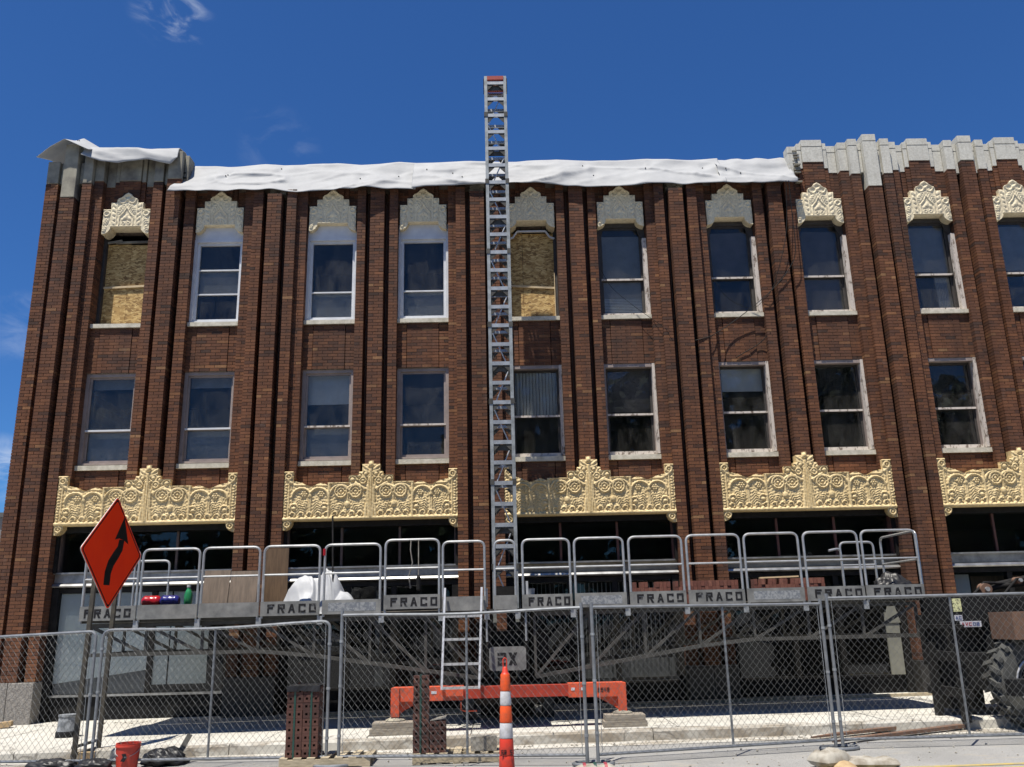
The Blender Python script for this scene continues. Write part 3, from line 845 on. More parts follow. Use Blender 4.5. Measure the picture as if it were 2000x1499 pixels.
# window hood: stepped outline with pointed top, curved ears below
hd = HF(-0.50, 0.50, 0.0, 0.98, 0.0075)
cx_, cz_ = hd.cells(); ax = np.abs(cx_)
top = np.where(ax < 0.06, 0.965 - ax * 0.55, np.where(ax < 0.20, 0.935 - (ax - 0.06) * 0.75 - 0.03 * np.sin((ax - 0.06) / 0.14 * np.pi), np.where(ax < 0.225, 0.80, np.where(ax < 0.345, 0.735, 0.575))))
bot = np.where(ax < 0.325, 0.165, 0.165 - np.sqrt(np.clip(0.17 ** 2 - (0.495 - ax) ** 2, 0, 1)) * 0.97 + 0.0)
mask_h = (cz_ < top) & (cz_ > bot)
for sg in (-1, 1):
    hd.line(0, 0.945, sg * 0.20, 0.80, 0.028, 0.035)
    hd.ring(sg * 0.10, 0.79, 0.07, 0.02, 0.03)
    hd.line(sg * 0.215, 0.80, sg * 0.215, 0.18, 0.016, 0.022)
    hd.line(sg * 0.335, 0.72, sg * 0.30, 0.18, 0.014, 0.02)
    for k in range(5):
        hd.leaf(sg * 0.275, 0.25 + k * 0.105, 0.065, 0.04, R(90 - sg * 28), 0.032, False)
    hd.leaf(sg * 0.10, 0.60, 0.17, 0.075, R(90 + sg * 32), 0.036)
    hd.ring(sg * 0.42, 0.47, 0.055, 0.02, 0.032)
    hd.leaf(sg * 0.42, 0.30, 0.12, 0.055, R(90 + sg * 20), 0.035)
    hd.leaf(sg * 0.445, 0.13, 0.10, 0.04, R(90 + sg * 12), 0.035)
    hd.line(sg * 0.36, 0.56, sg * 0.49, 0.56, 0.014, 0.02)
    hd.line(sg * 0.06, 0.50, sg * 0.15, 0.40, 0.016, 0.03); hd.line(sg * 0.15, 0.40, sg * 0.15, 0.20, 0.014, 0.028)
    hd.line(0, 0.62, sg * 0.06, 0.50, 0.015, 0.03)
    hd.line(sg * 0.0, 0.18, sg * 0.32, 0.18, 0.014, 0.02)
    hd.leaf(sg * 0.055, 0.36, 0.07, 0.032, R(90 + sg * 38), 0.026, False)
    hd.ring(sg * 0.055, 0.245, 0.03, 0.012, 0.018)
hd.ball(0, 0.80, 0.04, 0.045)
hd.leaf(0, 0.40, 0.07, 0.04, R(90), 0.03, False)
hd.H += 0.004 * np.sin(hd.X * 60) * np.sin(hd.Z * 47)
hd.H *= 0.62
me_hood = hd.mesh('window_hood', mask_h, 0.30, 0.0)
for c in WC:
    link('window_hood', me_hood, 'hood_stone', BLD, loc=Vector((c, -0.042, 9.955)) - OFF)

# frieze panel: tree of life in the middle, arches, feathers, rosettes and scrolls
fz = HF(-1.71, 1.71, -0.19, 1.17, 0.0125)
fx, fzz = fz.cells(); ax = np.abs(fx)
top = np.where(ax < 0.05, 1.155, np.where(ax < 0.17, 1.10, np.where(ax < 0.24, 0.94, np.where(ax < 0.44, 0.875, np.where(ax < 0.85, 0.735, np.where(ax < 1.33, 0.70 - 0.03 * np.cos(ax * 16), np.where(ax < 1.53, 0.735 + (ax - 1.33) * 0.22, np.where(ax < 1.54, 0.80, 0.975))))))))
bk_d = np.hypot(np.clip(1.70 - ax, 0, 1) / 0.17, np.clip(-fzz, 0, 1) / 0.18)
mask_f = (fzz < top) & ((fzz > 0.0) | ((ax > 1.53) & (bk_d < 1.0)))
H = fz
H.line(-1.70, 0.03, 1.70, 0.03, 0.035, 0.05)
for sg in (-1, 1):
    for k in range(3):                                         # trunk ribs
        H.line(sg * (0.012 + k * 0.034), 0.05, sg * (0.008 + k * 0.030), 0.98 - k * 0.16, 0.019, 0.060 - 0.008 * k)
    H.line(sg * 0.11, 0.04, sg * 0.075, 0.30, 0.03, 0.045)
    H.leaf(sg * 0.10, 1.02, 0.09, 0.03, R(90 - sg * 52), 0.04, False); H.leaf(sg * 0.105, 0.95, 0.085, 0.03, R(90 - sg * 60), 0.04, False)
    H.ball(sg * 0.10, 0.895, 0.042, 0.055)
    H.ring(sg * 0.10, 0.90, 0.068, 0.014, 0.035)
    H.ring(sg * 0.155, 0.765, 0.058, 0.016, 0.045); H.ball(sg * 0.155, 0.765, 0.04, 0.045)
    H.ball(sg * 0.235, 0.855, 0.045, 0.05); H.ring(sg * 0.235, 0.85, 0.07, 0.014, 0.035)
    H.ball(sg * 0.365, 0.785, 0.05, 0.05); H.ring(sg * 0.36, 0.775, 0.08, 0.015, 0.04, 0, 200)
    H.line(sg * 0.10, 0.60, sg * 0.30, 0.72, 0.022, 0.042)
    for (cx0, cz0, rr) in ((0.30, 0.555, 0.115), (0.585, 0.555, 0.115)):   # spiral rosettes
        H.ring(sg * cx0, cz0, rr, 0.02, 0.05); H.ring(sg * cx0, cz0, rr * 0.55, 0.016, 0.042); H.ball(sg * cx0, cz0, 0.03, 0.05)
        for k in range(8):
            an = k * math.pi / 4
            H.ball(sg * cx0 + math.cos(an) * rr * 0.75, cz0 + math.sin(an) * rr * 0.75, 0.02, 0.04)
    H.ring(sg * 0.30, 0.50, 0.19, 0.022, 0.045, 20, 160); H.ring(sg * 0.60, 0.50, 0.19, 0.022, 0.045, 10, 170)
    H.line(sg * 0.445, 0.52, sg * 0.45, 0.36, 0.018, 0.04); H.ball(sg * 0.455, 0.30, 0.055, 0.058, 0.075)
    H.leaf(sg * 0.30, 0.27, 0.13, 0.07, R(90 - sg * 25), 0.042); H.leaf(sg * 0.19, 0.24, 0.15, 0.055, R(90 + sg * 8), 0.040)
    H.leaf(sg * 0.60, 0.27, 0.14, 0.07, R(90 + sg * 22), 0.042); H.leaf(sg * 0.73, 0.25, 0.16, 0.055, R(90 - sg * 6), 0.040)
    H.leaf(sg * 0.40, 0.15, 0.12, 0.05, R(90 - sg * 50), 0.036); H.leaf(sg * 0.52, 0.15, 0.12, 0.05, R(90 + sg * 50), 0.036)
    H.line(sg * 0.82, 0.02, sg * 0.82, 0.72, 0.03, 0.05)
    for cxa in (1.02, 1.36):                                   # arches with feathers under them
        H.ring(sg * cxa, 0.45, 0.185, 0.024, 0.05, 0, 180)
        H.line(sg * (cxa - 0.185), 0.45, sg * (cxa - 0.185), 0.12, 0.016, 0.035); H.line(sg * (cxa + 0.185), 0.45, sg * (cxa + 0.185), 0.12, 0.016, 0.035)
        H.leaf(sg * (cxa + 0.03), 0.27, 0.22, 0.085, R(90 - sg * 10), 0.045); H.leaf(sg * (cxa - 0.075), 0.30, 0.16, 0.06, R(90 + sg * 18), 0.042)
        for k in range(6):
            an = k * math.pi / 3
            H.ball(sg * (cxa - 0.05) + math.cos(an) * 0.045, 0.515 + math.sin(an) * 0.045, 0.026, 0.042)
        H.ball(sg * (cxa - 0.05), 0.515, 0.02, 0.05)
    for bx in (0.90, 1.50):
        H.ball(sg * bx, 0.235, 0.045, 0.055); H.ring(sg * bx, 0.25, 0.075, 0.017, 0.045, 0, 200)
    for k in range(9):                                         # bottom scrolls
        sx = 0.20 + k * 0.165
        H.ring(sg * sx, 0.115, 0.045, 0.017, 0.045, (300 if (k % 2) == (sg > 0) else 330), (180 if (k % 2) == (sg > 0) else 240)); H.ball(sg * (sx + 0.012), 0.105, 0.015, 0.035); H.line(sg * (sx + 0.045), 0.07, sg * (sx + 0.10), 0.04, 0.02, 0.045)
    for k in range(12): H.ball(sg * 1.66, 0.10 + k * 0.055, 0.026, 0.04)
    H.line(sg * 1.605, 0.08, sg * 1.605, 0.75, 0.02, 0.038)
    H.ring(sg * 1.62, 0.87, 0.055, 0.019, 0.045); H.ball(sg * 1.62, 0.87, 0.022, 0.045); H.line(sg * 1.55, 0.955, sg * 1.70, 0.955, 0.02, 0.04)
    H.line(sg * 1.56, 0.74, sg * 1.66, 0.82, 0.03, 0.04)
    H.ring(sg * 1.62, -0.07, 0.055, 0.018, 0.035); H.ball(sg * 1.62, -0.07, 0.026, 0.035)
    # moulded upper edges
    H.line(sg * 0.44, 0.87, sg * 0.25, 0.87, 0.018, 0.04); H.line(sg * 0.46, 0.725, sg * 0.84, 0.725, 0.02, 0.045); H.line(sg * 0.86, 0.68, sg * 1.50, 0.70, 0.022, 0.03)
H.ball(0, 1.08, 0.045, 0.065, 0.06)
fillp = 0.016 * np.abs(np.sin(fz.X * 38 + 2.2 * np.sin(fz.Z * 17)) * np.sin(fz.Z * 41 + 1.7 * np.sin(fz.X * 23)))
H.H = np.maximum(H.H, fillp * (fz.Z > 0.07)) + 0.0015 * rng.standard_normal(H.H.shape)
warp = 1.3 * np.sin(fz.Z * 9 + 1.2 * np.sin(fz.X * 7)); lf = np.abs(np.sin(fz.X * 55 + warp * 2.4) * np.cos(fz.Z * 46 + 2.0 * np.sin(fz.X * 13)))
H.H = np.maximum(H.H, 0.022 * lf * (fz.Z > 0.16)) + 0.004 * lf * (H.H > 0.02)
H.H *= 0.80
me_fr = fz.mesh('frieze_panel', mask_f, 0.17, 0.0)
fr_x = []
for i in range(5):
    a, b_ = pc[i] + 0.458, pc[i + 1] - 0.458
    if i == 4: b_ = a + 3.44
    fr_x.append((a, b_))
    o = link('frieze_panel', me_fr, 'gold_terracotta', BLD, loc=Vector(((a + b_) / 2, -0.172, 3.735)) - OFF)
    o.scale = ((b_ - a - 0.01) / 3.42, 1, 1)

# ------------------------------------------------------------------ windows of the two upper floors
def frame_mb(x0, x1, z0, z1, w, y0, y1, wb=None):
    """picture frame with butted corners"""
    s = MB(); wb = wb or w
    s.box(x0, x0 + w, y0, y1, z0, z1); s.box(x1 - w, x1, y0, y1, z0, z1)
    s.box(x0 + w, x1 - w, y0, y1, z1 - w, z1); s.box(x0 + w, x1 - w, y0, y1, z0, z0 + wb)
    return s
def sill(c, z0, z1, parent):
    s = MB()
    x0, x1 = c - HW + 0.002, c + HW - 0.002
    vs = []
    for x in (x0, x1): vs += [(x, -0.012, z0), (x, -0.012, z1 - 0.015), (x, 0.20, z1 + 0.012), (x, 0.20, z0)]
    s.add(vs, [(0, 4, 5, 1), (1, 5, 6, 2), (2, 6, 7, 3), (3, 7, 4, 0), (0, 1, 2, 3), (7, 6, 5, 4)])
    s.build('sill', 'sill_stone', parent)
def pane(x0, x1, z0, z1, y, parent, mat='window_glass'):
    s = MB(); s.box(x0, x1, y, y + 0.006, z0, z1); return s.build('pane', mat, parent)
def blind(x0, x1, z0, z1, y, mat, parent, pitch_=0.035):
    s = MB(); z = z1
    while z > z0 + 0.01:
        s.add([(x0, y, z), (x1, y, z), (x1, y + 0.012, z - pitch_ * 0.93), (x0, y + 0.012, z - pitch_ * 0.93)], [(0, 3, 2, 1)]); z -= pitch_
    return s.build('blind', mat, parent)
def shade(x0, x1, z0, z1, y, mat, parent, name='roller_shade'):
    s = MB(); s.box(x0, x1, y, y + 0.004, z0, z1); return s.build(name, mat, parent)
def double_hung(c, z0, z1, fmat, smat, depth=0.12, split=0.42, fw_=0.075, arch=False, name='window', sash_w=0.045):
    x0, x1 = c - HW + 0.003, c + HW - 0.003
    s = frame_mb(x0, x1, z0, z1, fw_, depth, depth + 0.16, 0.04)
    w = s.build(name, fmat, BLD)
    zi0, zi1 = z0 + 0.04, z1 - fw_
    zs = zi0 + (zi1 - zi0) * split
    a, b_ = x0 + fw_, x1 - fw_
    s = frame_mb(a, b_, zs - 0.02, zi1, sash_w, depth + 0.045, depth + 0.085); s.build('upper_sash', smat, w)
    s = frame_mb(a, b_, zi0, zs + 0.022, sash_w, depth + 0.092, depth + 0.13, 0.06); s.build('lower_sash', smat, w)
    pane(a + sash_w - 0.004, b_ - sash_w + 0.004, zs + sash_w - 0.024, zi1 - sash_w + 0.004, depth + 0.062, w)
    pane(a + sash_w - 0.004, b_ - sash_w + 0.004, zi0 + 0.056, zs + 0.026 - sash_w, depth + 0.108, w)
    return w, a, b_, zi0, zs, zi1
UZ0, UZ1 = 7.95, 9.93
LZ0, LZ1 = 4.965, 6.868
def arch_panel(c, y, mat, parent, name, zb, th=0.03):
    """flat panel that fills the curved head under the hood"""
    s = MB()
    poly = [(c - HW + 0.003, zb), (c + HW - 0.003, zb), (c + HW - 0.003, 10.118), (c - HW + 0.003, 10.118)]
    s.prism(poly, y, y + th)
    return s.build(name, mat, parent)
# third floor
for i, c in enumerate(WC):
    if i in (0, 4):                                     # boarded with strand board, deep in the opening
        s = MB()
        s.box(c - HW + 0.003, c - HW + 0.06, 0.22, 0.44, UZ0, 10.12); s.box(c + HW - 0.06, c + HW - 0.003, 0.22, 0.44, UZ0, 10.12)
        w = s.build('window', 'dark_wood_frame', BLD); w['label'] = 'empty window opening closed with strand board'
        ztop = 9.86 if i == 0 else 9.98
        split_x = c + (0.02 if i == 0 else -0.20)
        s = MB(); s.box(c - HW + 0.062, split_x - 0.003, 0.305, 0.32, UZ0 + 0.005, ztop); s.build('board', 'strand_board', w)
        s = MB(); s.box(split_x + 0.003, c + HW - 0.062, 0.30, 0.318, UZ0 + 0.005, ztop - 0.02); s.build('board', 'strand_board', w)
        s = MB(); zz = 8.86 if i == 0 else 8.72
        s.bar((c - 0.48, 0.285, zz - 0.015 + (0.03 if i else 0)), (c + 0.48, 0.275, zz + (0.015 if not i else -0.05)), 0.045, 0.03); s.build('batten', 'fresh_wood', w)
        if i == 0:
            s = MB(); s.bar((c - 0.30, 0.26, 9.88), (c + 0.47, 0.27, 9.90), 0.05, 0.03); s.bar((c - 0.46, 0.22, 9.86), (c - 0.16, 0.24, 9.92), 0.05, 0.02); s.build('lath', 'old_stone', w)
        else:
            s = MB()
            pts = [(c - 0.50, 0.27, 9.80)] + [(c - 0.325 + 0.17 * math.cos(R(180 - k * 15)), 0.27, 9.80 + 0.16 * math.sin(R(180 - k * 15))) for k in range(7)]
            pts = [(c - 0.50, 0.2, 9.79), (c - 0.40, 0.2, 9.83), (c - 0.35, 0.2, 9.91), (c - 0.31, 0.2, 9.97), (c + 0.31, 0.2, 9.97), (c + 0.35, 0.2, 9.91), (c + 0.40, 0.2, 9.83), (c + 0.50, 0.2, 9.79)]
            for p, q in zip(pts[:-1], pts[1:]): s.bar(p, q, 0.03, 0.05)
            s.build('head_moulding', 'white_frame', w)
            s = MB(); s.box(c + HW - 0.075, c + HW - 0.06, 0.20, 0.30, UZ0 + 0.01, 9.0); s.build('stop_bead', 'fresh_wood', w)
        sill(c, 7.845, 7.945, w)
    elif i in (1, 2, 3):                                # white replacement units under a white head panel
        x0, x1 = c - HW + 0.003, c + HW - 0.003
        zt = 9.83
        s = frame_mb(x0, x1, UZ0, zt, 0.055, 0.07, 0.30, 0.03)
        w = s.build('window', 'white_frame', BLD); w['label'] = 'white replacement window under a blank white head panel'
        arch_panel(c, 0.085, 'white_frame', w, 'head_panel', zt + 0.002)
        a, b_ = x0 + 0.055, x1 - 0.055
        frame_mb(a, b_, UZ0 + 0.03, zt - 0.055, 0.055, 0.125, 0.20).build('sash', 'white_frame', w)
        a += 0.051; b_ -= 0.051; z0, z1 = UZ0 + 0.081, zt - 0.106
        bars = [z0 + 0.335 * (z1 - z0), z0 + 0.66 * (z1 - z0)] if i == 1 else [z0 + 0.335 * (z1 - z0)]
        cuts = [z0] + bars + [z1]
        for zb_ in bars:
            s = MB(); s.box(a + 0.004, b_ - 0.004, 0.130, 0.19, zb_ - 0.014, zb_ + 0.014); s.build('rail', 'white_frame', w)
        for p, q in zip(cuts[:-1], cuts[1:]):
            pane(a, b_, p + 0.008, q - 0.008, 0.168, w)
        shade(a, b_, cuts[-3] if i == 1 else z0, (bars[-1] if i == 1 else bars[0]), 0.215, 'blind_grey', w, 'insect_screen')
        s = MB(); s.box(c - 0.3, c - 0.18, 0.066, 0.072, zt - 0.012, zt + 0.008); s.box(c - 0.02, c + 0.2, 0.066, 0.072, zt - 0.010, zt + 0.006)
        sill(c, 7.845, 7.945, w)
    else:                                               # old double-hung sashes with a curved head
        w, a, b_, z0, zs, z1 = double_hung(c, UZ0, 10.10, 'dark_wood_frame', 'dark_wood_frame', 0.16, 0.40, 0.085)
        w['label'] = 'old double-hung window with peeling paint'
        # peeling white paint on rails; right jamb's sunlight is put into its paler colour
        s = MB(); s.box(c + HW - 0.004 - 0.083, c + HW - 0.004, 0.035, 0.158, UZ0 + 0.0, 9.70); s.build('jamb', 'peeling_paint', w)
        s = MB(); s.box(c - HW + 0.004, c - HW + 0.05, 0.05, 0.158, UZ0, 9.70); s.build('jamb', 'dark_wood_frame', w)
        s = MB(); s.box(a + 0.002, b_ - 0.002, 0.188, 0.215, zs - 0.018, zs + 0.024); s.build('meeting_rail', 'peeling_paint', w)
        s = MB(); s.box(a + 0.002, b_ - 0.002, 0.150, 0.25, z0 - 0.03, z0 + 0.028); s.build('bottom_rail', 'peeling_paint', w)
        for sg in (-1, 1):                              # curved corner pieces
            pts = [(c + sg * 0.53, 10.11), (c + sg * 0.53, 9.66)]
            for k in range(6):
                an = R(k * 18); pts.append((c + sg * (0.53 - 0.17 * math.sin(an)), 9.66 + 0.05 + 0.28 * (1 - math.cos(an)) + 0.06 * math.sin(an)))
            pts.append((c + sg * 0.34, 10.11))
            if sg > 0: pts = pts[::-1]
            s = MB(); s.prism(pts, 0.155, 0.185); s.build('corner_fillet', 'dark_wood_frame', w)
        if i == 5:
            blind(a, b_, z0 + 0.02, z1 - 0.15, 0.33, 'blind_grey', w); shade(a, b_, z0, z0 + 0.42, 0.335, 'blind_white', w)
        elif i == 6: blind(a, b_, zs + 0.1, z1 - 0.1, 0.34, 'dim_blind', w)
        elif i == 7: blind(a, b_, z0 + 0.02, z1 - 0.10, 0.33, 'dim_blind', w)
        else:
            shade(a, b_, zs + 0.12, z1 - 0.05, 0.33, 'blind_grey', w)
            s = MB()
            for k in range(9):
                x = c + 0.12 + k * 0.035
                s.tube([(x, 0.36 + 0.012 * (k % 2), zs + 0.3), (x + 0.01, 0.35, z0 + 0.6), (x + 0.03, 0.36, z0)], 0.022, 6)
            s.build('curtain', 'blind_grey', w, True)
        sill(c, 7.845, 7.945, w)
# second floor
for i, c in enumerate(WC):
    if i < 4:
        w, a, b_, z0, zs, z1 = double_hung(c, LZ0, LZ1, 'taupe_frame', 'taupe_frame', 0.085, 0.37, 0.07, sash_w=0.04)
        w['label'] = 'taupe metal double-hung window'
        s = MB(); s.box(a, b_, 0.10, 0.20, zs - 0.014, zs + 0.022); s.build('meeting_rail', 'white_frame' if i in (0, 1) else 'peeling_paint', w)
        if i < 3:
            shade(a, b_, z0 + 0.04, zs, 0.26, 'blind_grey', w, 'insect_screen')
        if i == 2: shade(a, b_, zs + (z1 - zs) * 0.45, z1, 0.30, 'blind_white', w)
        if i in (0, 1): shade(a, b_, z1 - 0.22, z1, 0.30, 'blind_grey', w)
    else:
        w, a, b_, z0, zs, z1 = double_hung(c, LZ0, LZ1, 'taupe_frame', 'dark_wood_frame', 0.17, 0.45, 0.06)
        w['label'] = 'old wooden double-hung window with flaking jamb'
        s = MB(); s.box(c + HW - 0.004 - 0.055, c + HW - 0.004, 0.035, 0.168, LZ0, LZ1 - 0.0); s.build('jamb', 'peeling_paint', w)  # paler than the left jamb: sunlight on it is put into the colour
        s = MB(); s.box(c - HW + 0.004, c - HW + 0.05, 0.035, 0.168, LZ0, LZ1); s.build('jamb', 'taupe_frame', w)
        s = MB(); s.box(c - HW + 0.05, c + HW - 0.06, 0.05, 0.168, LZ1 - 0.07, LZ1 - 0.001); s.build('head_casing', 'taupe_frame', w)
        s = MB(); s.box(a + 0.002, b_ - 0.002, 0.205, 0.225, zs - 0.018, zs + 0.024); s.build('meeting_rail', 'peeling_paint', w)
        s = MB(); s.box(a + 0.002, b_ - 0.002, 0.15, 0.26, z0 - 0.035, z0 + 0.03); s.build('bottom_rail', 'peeling_paint', w)
        if i == 4:
            s = MB()
            for k in range(14):
                x = a + 0.03 + k * (b_ - a - 0.06) / 13
                s.tube([(x, 0.30 + 0.012 * (k % 2), zs + 0.02), (x, 0.30 + 0.012 * (k % 2), z1)], 0.034, 6)
            s.build('curtain', 'blind_white', w, True)
        elif i == 5: blind(a, b_, zs + 0.1, z1, 0.34, 'dim_blind', w)
        elif i == 6: shade(a, b_, zs + (z1 - zs) * 0.48, z1, 0.32, 'blind_white', w)
    sill(c, 4.845, 4.955, w)

# ------------------------------------------------------------------ shop fronts and their transoms
for i, (a, b_) in enumerate(fr_x):
    a += 0.004; b_ -= 0.004
    W = b_ - a
    g0 = sz((a + b_) / 2)
    s = MB()                                            # lintel soffit and jamb linings
    s.box(a, b_, 0.0, 0.44, 3.62, 3.735)
    s.box(a, a + 0.05, -0.02, 0.42, 2.84, 3.615); s.box(b_ - 0.05, b_, -0.02, 0.42, 2.84, 3.615)
    tw = s.build('transom_window', 'dark_metal', BLD)
    tw['label'] = 'dark strip of transom glass under a gold frieze'
    jm = 'red_trim' if i >= 2 else 'brown_trim'
    xs = [a + 0.05, a + W * 0.325, a + W * 0.66, b_ - 0.05]
    for k in (1, 2):
        s = MB(); s.box(xs[k] - 0.022, xs[k] + 0.022, 0.12, 0.20, 2.86, 3.612); s.build('mullion', jm, tw)
    for sg, x in ((1, a + 0.051), (-1, b_ - 0.051)):
        s = MB(); s.box(min(x, x + sg * 0.03), max(x, x + sg * 0.03), 0.06, 0.20, 2.86, 3.612); s.build('jamb_strip', jm, tw)
    for k in range(3): pane(xs[k] + 0.015, xs[k + 1] - 0.015, 2.86, 3.60, 0.155, tw, 'shop_glass')
    # moulded metal bands under the transom
    s = MB(); s.box(a, b_, 0.02, 0.25, 2.825, 2.857); s.build('sill_band', 'stainless', tw)
    s = MB(); s.box(a, b_, 0.09, 0.25, 2.66, 2.822); s.build('fascia', 'old_stone' if i in (2, 3) else 'stainless', tw)
    s = MB()
    pts = [(0.09, 2.655), (0.03, 2.635), (0.01, 2.60), (0.03, 2.575), (0.25, 2.56), (0.25, 2.655)]
    vs = [(x, y, z) for x in (a, b_) for y, z in pts]; n = len(pts)
    s.add(vs, [tuple(range(n)), tuple(range(2 * n - 1, n - 1, -1))] + [(k, (k + 1) % n, (k + 1) % n + n, k + n) for k in range(n)])
    s.build('cornice_band', 'stainless', tw)
    # shop window
    s = MB()
    s.box(a, a + 0.13, 0.05, 0.42, g0, 2.555); s.box(b_ - 0.13, b_, 0.05, 0.42, g0, 2.555)
    s.box(a + 0.13, b_ - 0.13, 0.10, 0.42, 2.47, 2.555)
    sf = s.build('shop_front', 'dark_metal', BLD); sf['label'] = 'ground floor shop window with dark metal frame'
    s = MB(); s.box(a + 0.13, b_ - 0.13, 0.14, 0.40, g0, 0.56); s.build('bulkhead', 'bulkhead_black', sf)
    s = MB(); s.box(a + 0.13, b_ - 0.13, 0.09, 0.36, 0.563, 0.60); s.build('stall_sill', 'stainless' if i == 0 else 'dark_metal', sf)
    nm = [a + 0.13, a + 0.13 + (W - 0.26) * 0.56, b_ - 0.13] if i == 0 else [a + 0.13, a + W * 0.37, a + W * 0.63, b_ - 0.13]
    for x in nm[1:-1]:
        s = MB(); s.box(x - 0.05, x + 0.05, 0.12, 0.26, 0.603, 2.468); s.build('mullion', 'dark_metal', sf)
    for k in range(len(nm) - 1):
        pane(nm[k] + (0.05 if k else 0.0), nm[k + 1] - (0.05 if k < len(nm) - 2 else 0.0), 0.603, 2.468, 0.135, sf, 'shop_glass')
    if i == 0:
        # pale drawn blinds close behind the glass, with a folded lower edge that climbs to the right
        x0, x1, x2 = nm[0] + 0.01, nm[1] - 0.06, nm[2] - 0.35
        s = MB()
        s.add([(x0, 0.30, 0.80), (x1, 0.30, 1.02), (x1, 0.30, 2.46), (x0, 0.30, 2.46)], [(0, 1, 2, 3)])
        s.v = [(x_, 0.165, z_) for x_, y_, z_ in s.v]
        s.build('blind', 'shade_pale', sf)
        s = MB(); s.box(x0, x1, 0.20, 0.21, 0.61, 1.2); s.build('inner_panel', 'grey_siding', sf)
        s = MB(); s.box(nm[1] + 0.06, x2 - 0.75, 0.17, 0.18, 0.75, 2.46); s.build('blind', 'shade_pale', sf)
        s = MB(); s.box(x2 - 0.72, x2, 0.175, 0.185, 0.75, 2.46); s.build('blind', 'shade_pale', sf)
    elif i == 2:
        s = MB()
        x = nm[0] + 0.05
        while x < nm[3] - 0.1:
            if 1.0 < x - nm[0]: s.box(x, x + 0.018, 0.30, 0.33, 1.05, 2.44)
            else: s.box(x, x + 0.014, 0.30, 0.33, 1.7, 2.44)
            x += 0.085
        s.build('vertical_blind', 'blind_grey', sf)
        s = MB(); s.box(nm[1], nm[3], 0.40, 0.41, 0.65, 1.0); s.build('display_shelf', 'blind_grey', sf)
    elif i == 4:
        s = MB(); s.box(nm[0] + 0.03, nm[0] + 0.42, 0.32, 0.33, 1.1, 2.44); s.build('blind', 'shade_pale', sf)
        s = MB(); s.box(nm[0] + 0.46, nm[0] + 2.2, 0.33, 0.345, 1.3, 2.40); s.build('inner_panel', 'brown_ply', sf)
    elif i == 3:
        s = MB(); s.box(nm[0] + 0.1, nm[1] - 0.1, 0.5, 0.51, 1.9, 2.44); s.box(nm[1] + 0.1, nm[2] + 0.6, 0.5, 0.51, 2.0, 2.44); s.build('inner_panel', 'interior', sf)
        # pale post with a pointed top at the right end of the bay
        s = MB(); s.box(b_ - 0.42, b_ - 0.16, 0.06, 0.10, 0.60, 1.75); s.build('pale_post', 'post_pale', sf)
        s = MB(); s.prism([(b_ - 0.46, 1.55), (b_ - 0.13, 1.55), (b_ - 0.24, 1.98), (b_ - 0.32, 1.98)], 0.045, 0.058); s.build('pale_post', 'post_pale', sf)
    else:
        s = MB(); s.box(nm[2] - 0.4, nm[2] - 0.25, 0.5, 0.6, 0.6, 2.4); s.box(nm[1] - 0.9, nm[1] - 0.1, 0.55, 0.56, 1.35, 1.5); s.build('inner_post', 'grey_siding', sf)

# neighbour beyond the left corner
NB = empty('neighbour_building', (-13.0, 9.0, -0.05), 0, 'low grey building glimpsed beyond the left corner of the brick building', 'building')
s = MB(); s.box(-24, -7.35, 8.0, 20, -0.3, 4.95); s.build('wall', 'grey_siding', NB)
s = MB(); s.box(-24.1, -7.3, 7.9, 20.1, 4.952, 5.08); s.build('roof', 'roof_felt', NB)
# trees across the street, behind the camera: they only show as reflections in the glass
tv = []; tf = []
for k in range(11):
    cx0 = -34 + k * 8.2 + random.uniform(-1.5, 1.5); cy0 = -40 + random.uniform(-2, 2); hh = random.uniform(17.5, 20.5) if cx0 > 0 else random.uniform(8.5, 11.0)
    for q in range(int(150 * hh)):
        d = Vector((random.gauss(0, 1), random.gauss(0, 1), random.gauss(0, 1))).normalized() * (random.random() ** 0.4)
        p = Vector((cx0 + d.x * 5.2, cy0 + d.y * 3.6, hh * 0.52 + d.z * hh * 0.48))
        a_ = Vector((random.gauss(0, 1), random.gauss(0, 1), random.gauss(0, 1))).normalized(); b2 = a_.orthogonal().normalized()
        n0 = len(tv); s_ = random.uniform(0.25, 0.55)
        tv += [tuple(p + a_ * s_), tuple(p + b2 * s_), tuple(p - a_ * s_), tuple(p - b2 * s_)]; tf.append((n0, n0 + 1, n0 + 2, n0 + 3))
me = bpy.data.meshes.new('tree_row'); me.from_pydata(tv, [], tf)
tagobj(link('tree_row', me, 'leaf_green'), 'row of leafy trees across the street, seen only reflected in the windows', 'trees', kind='stuff')

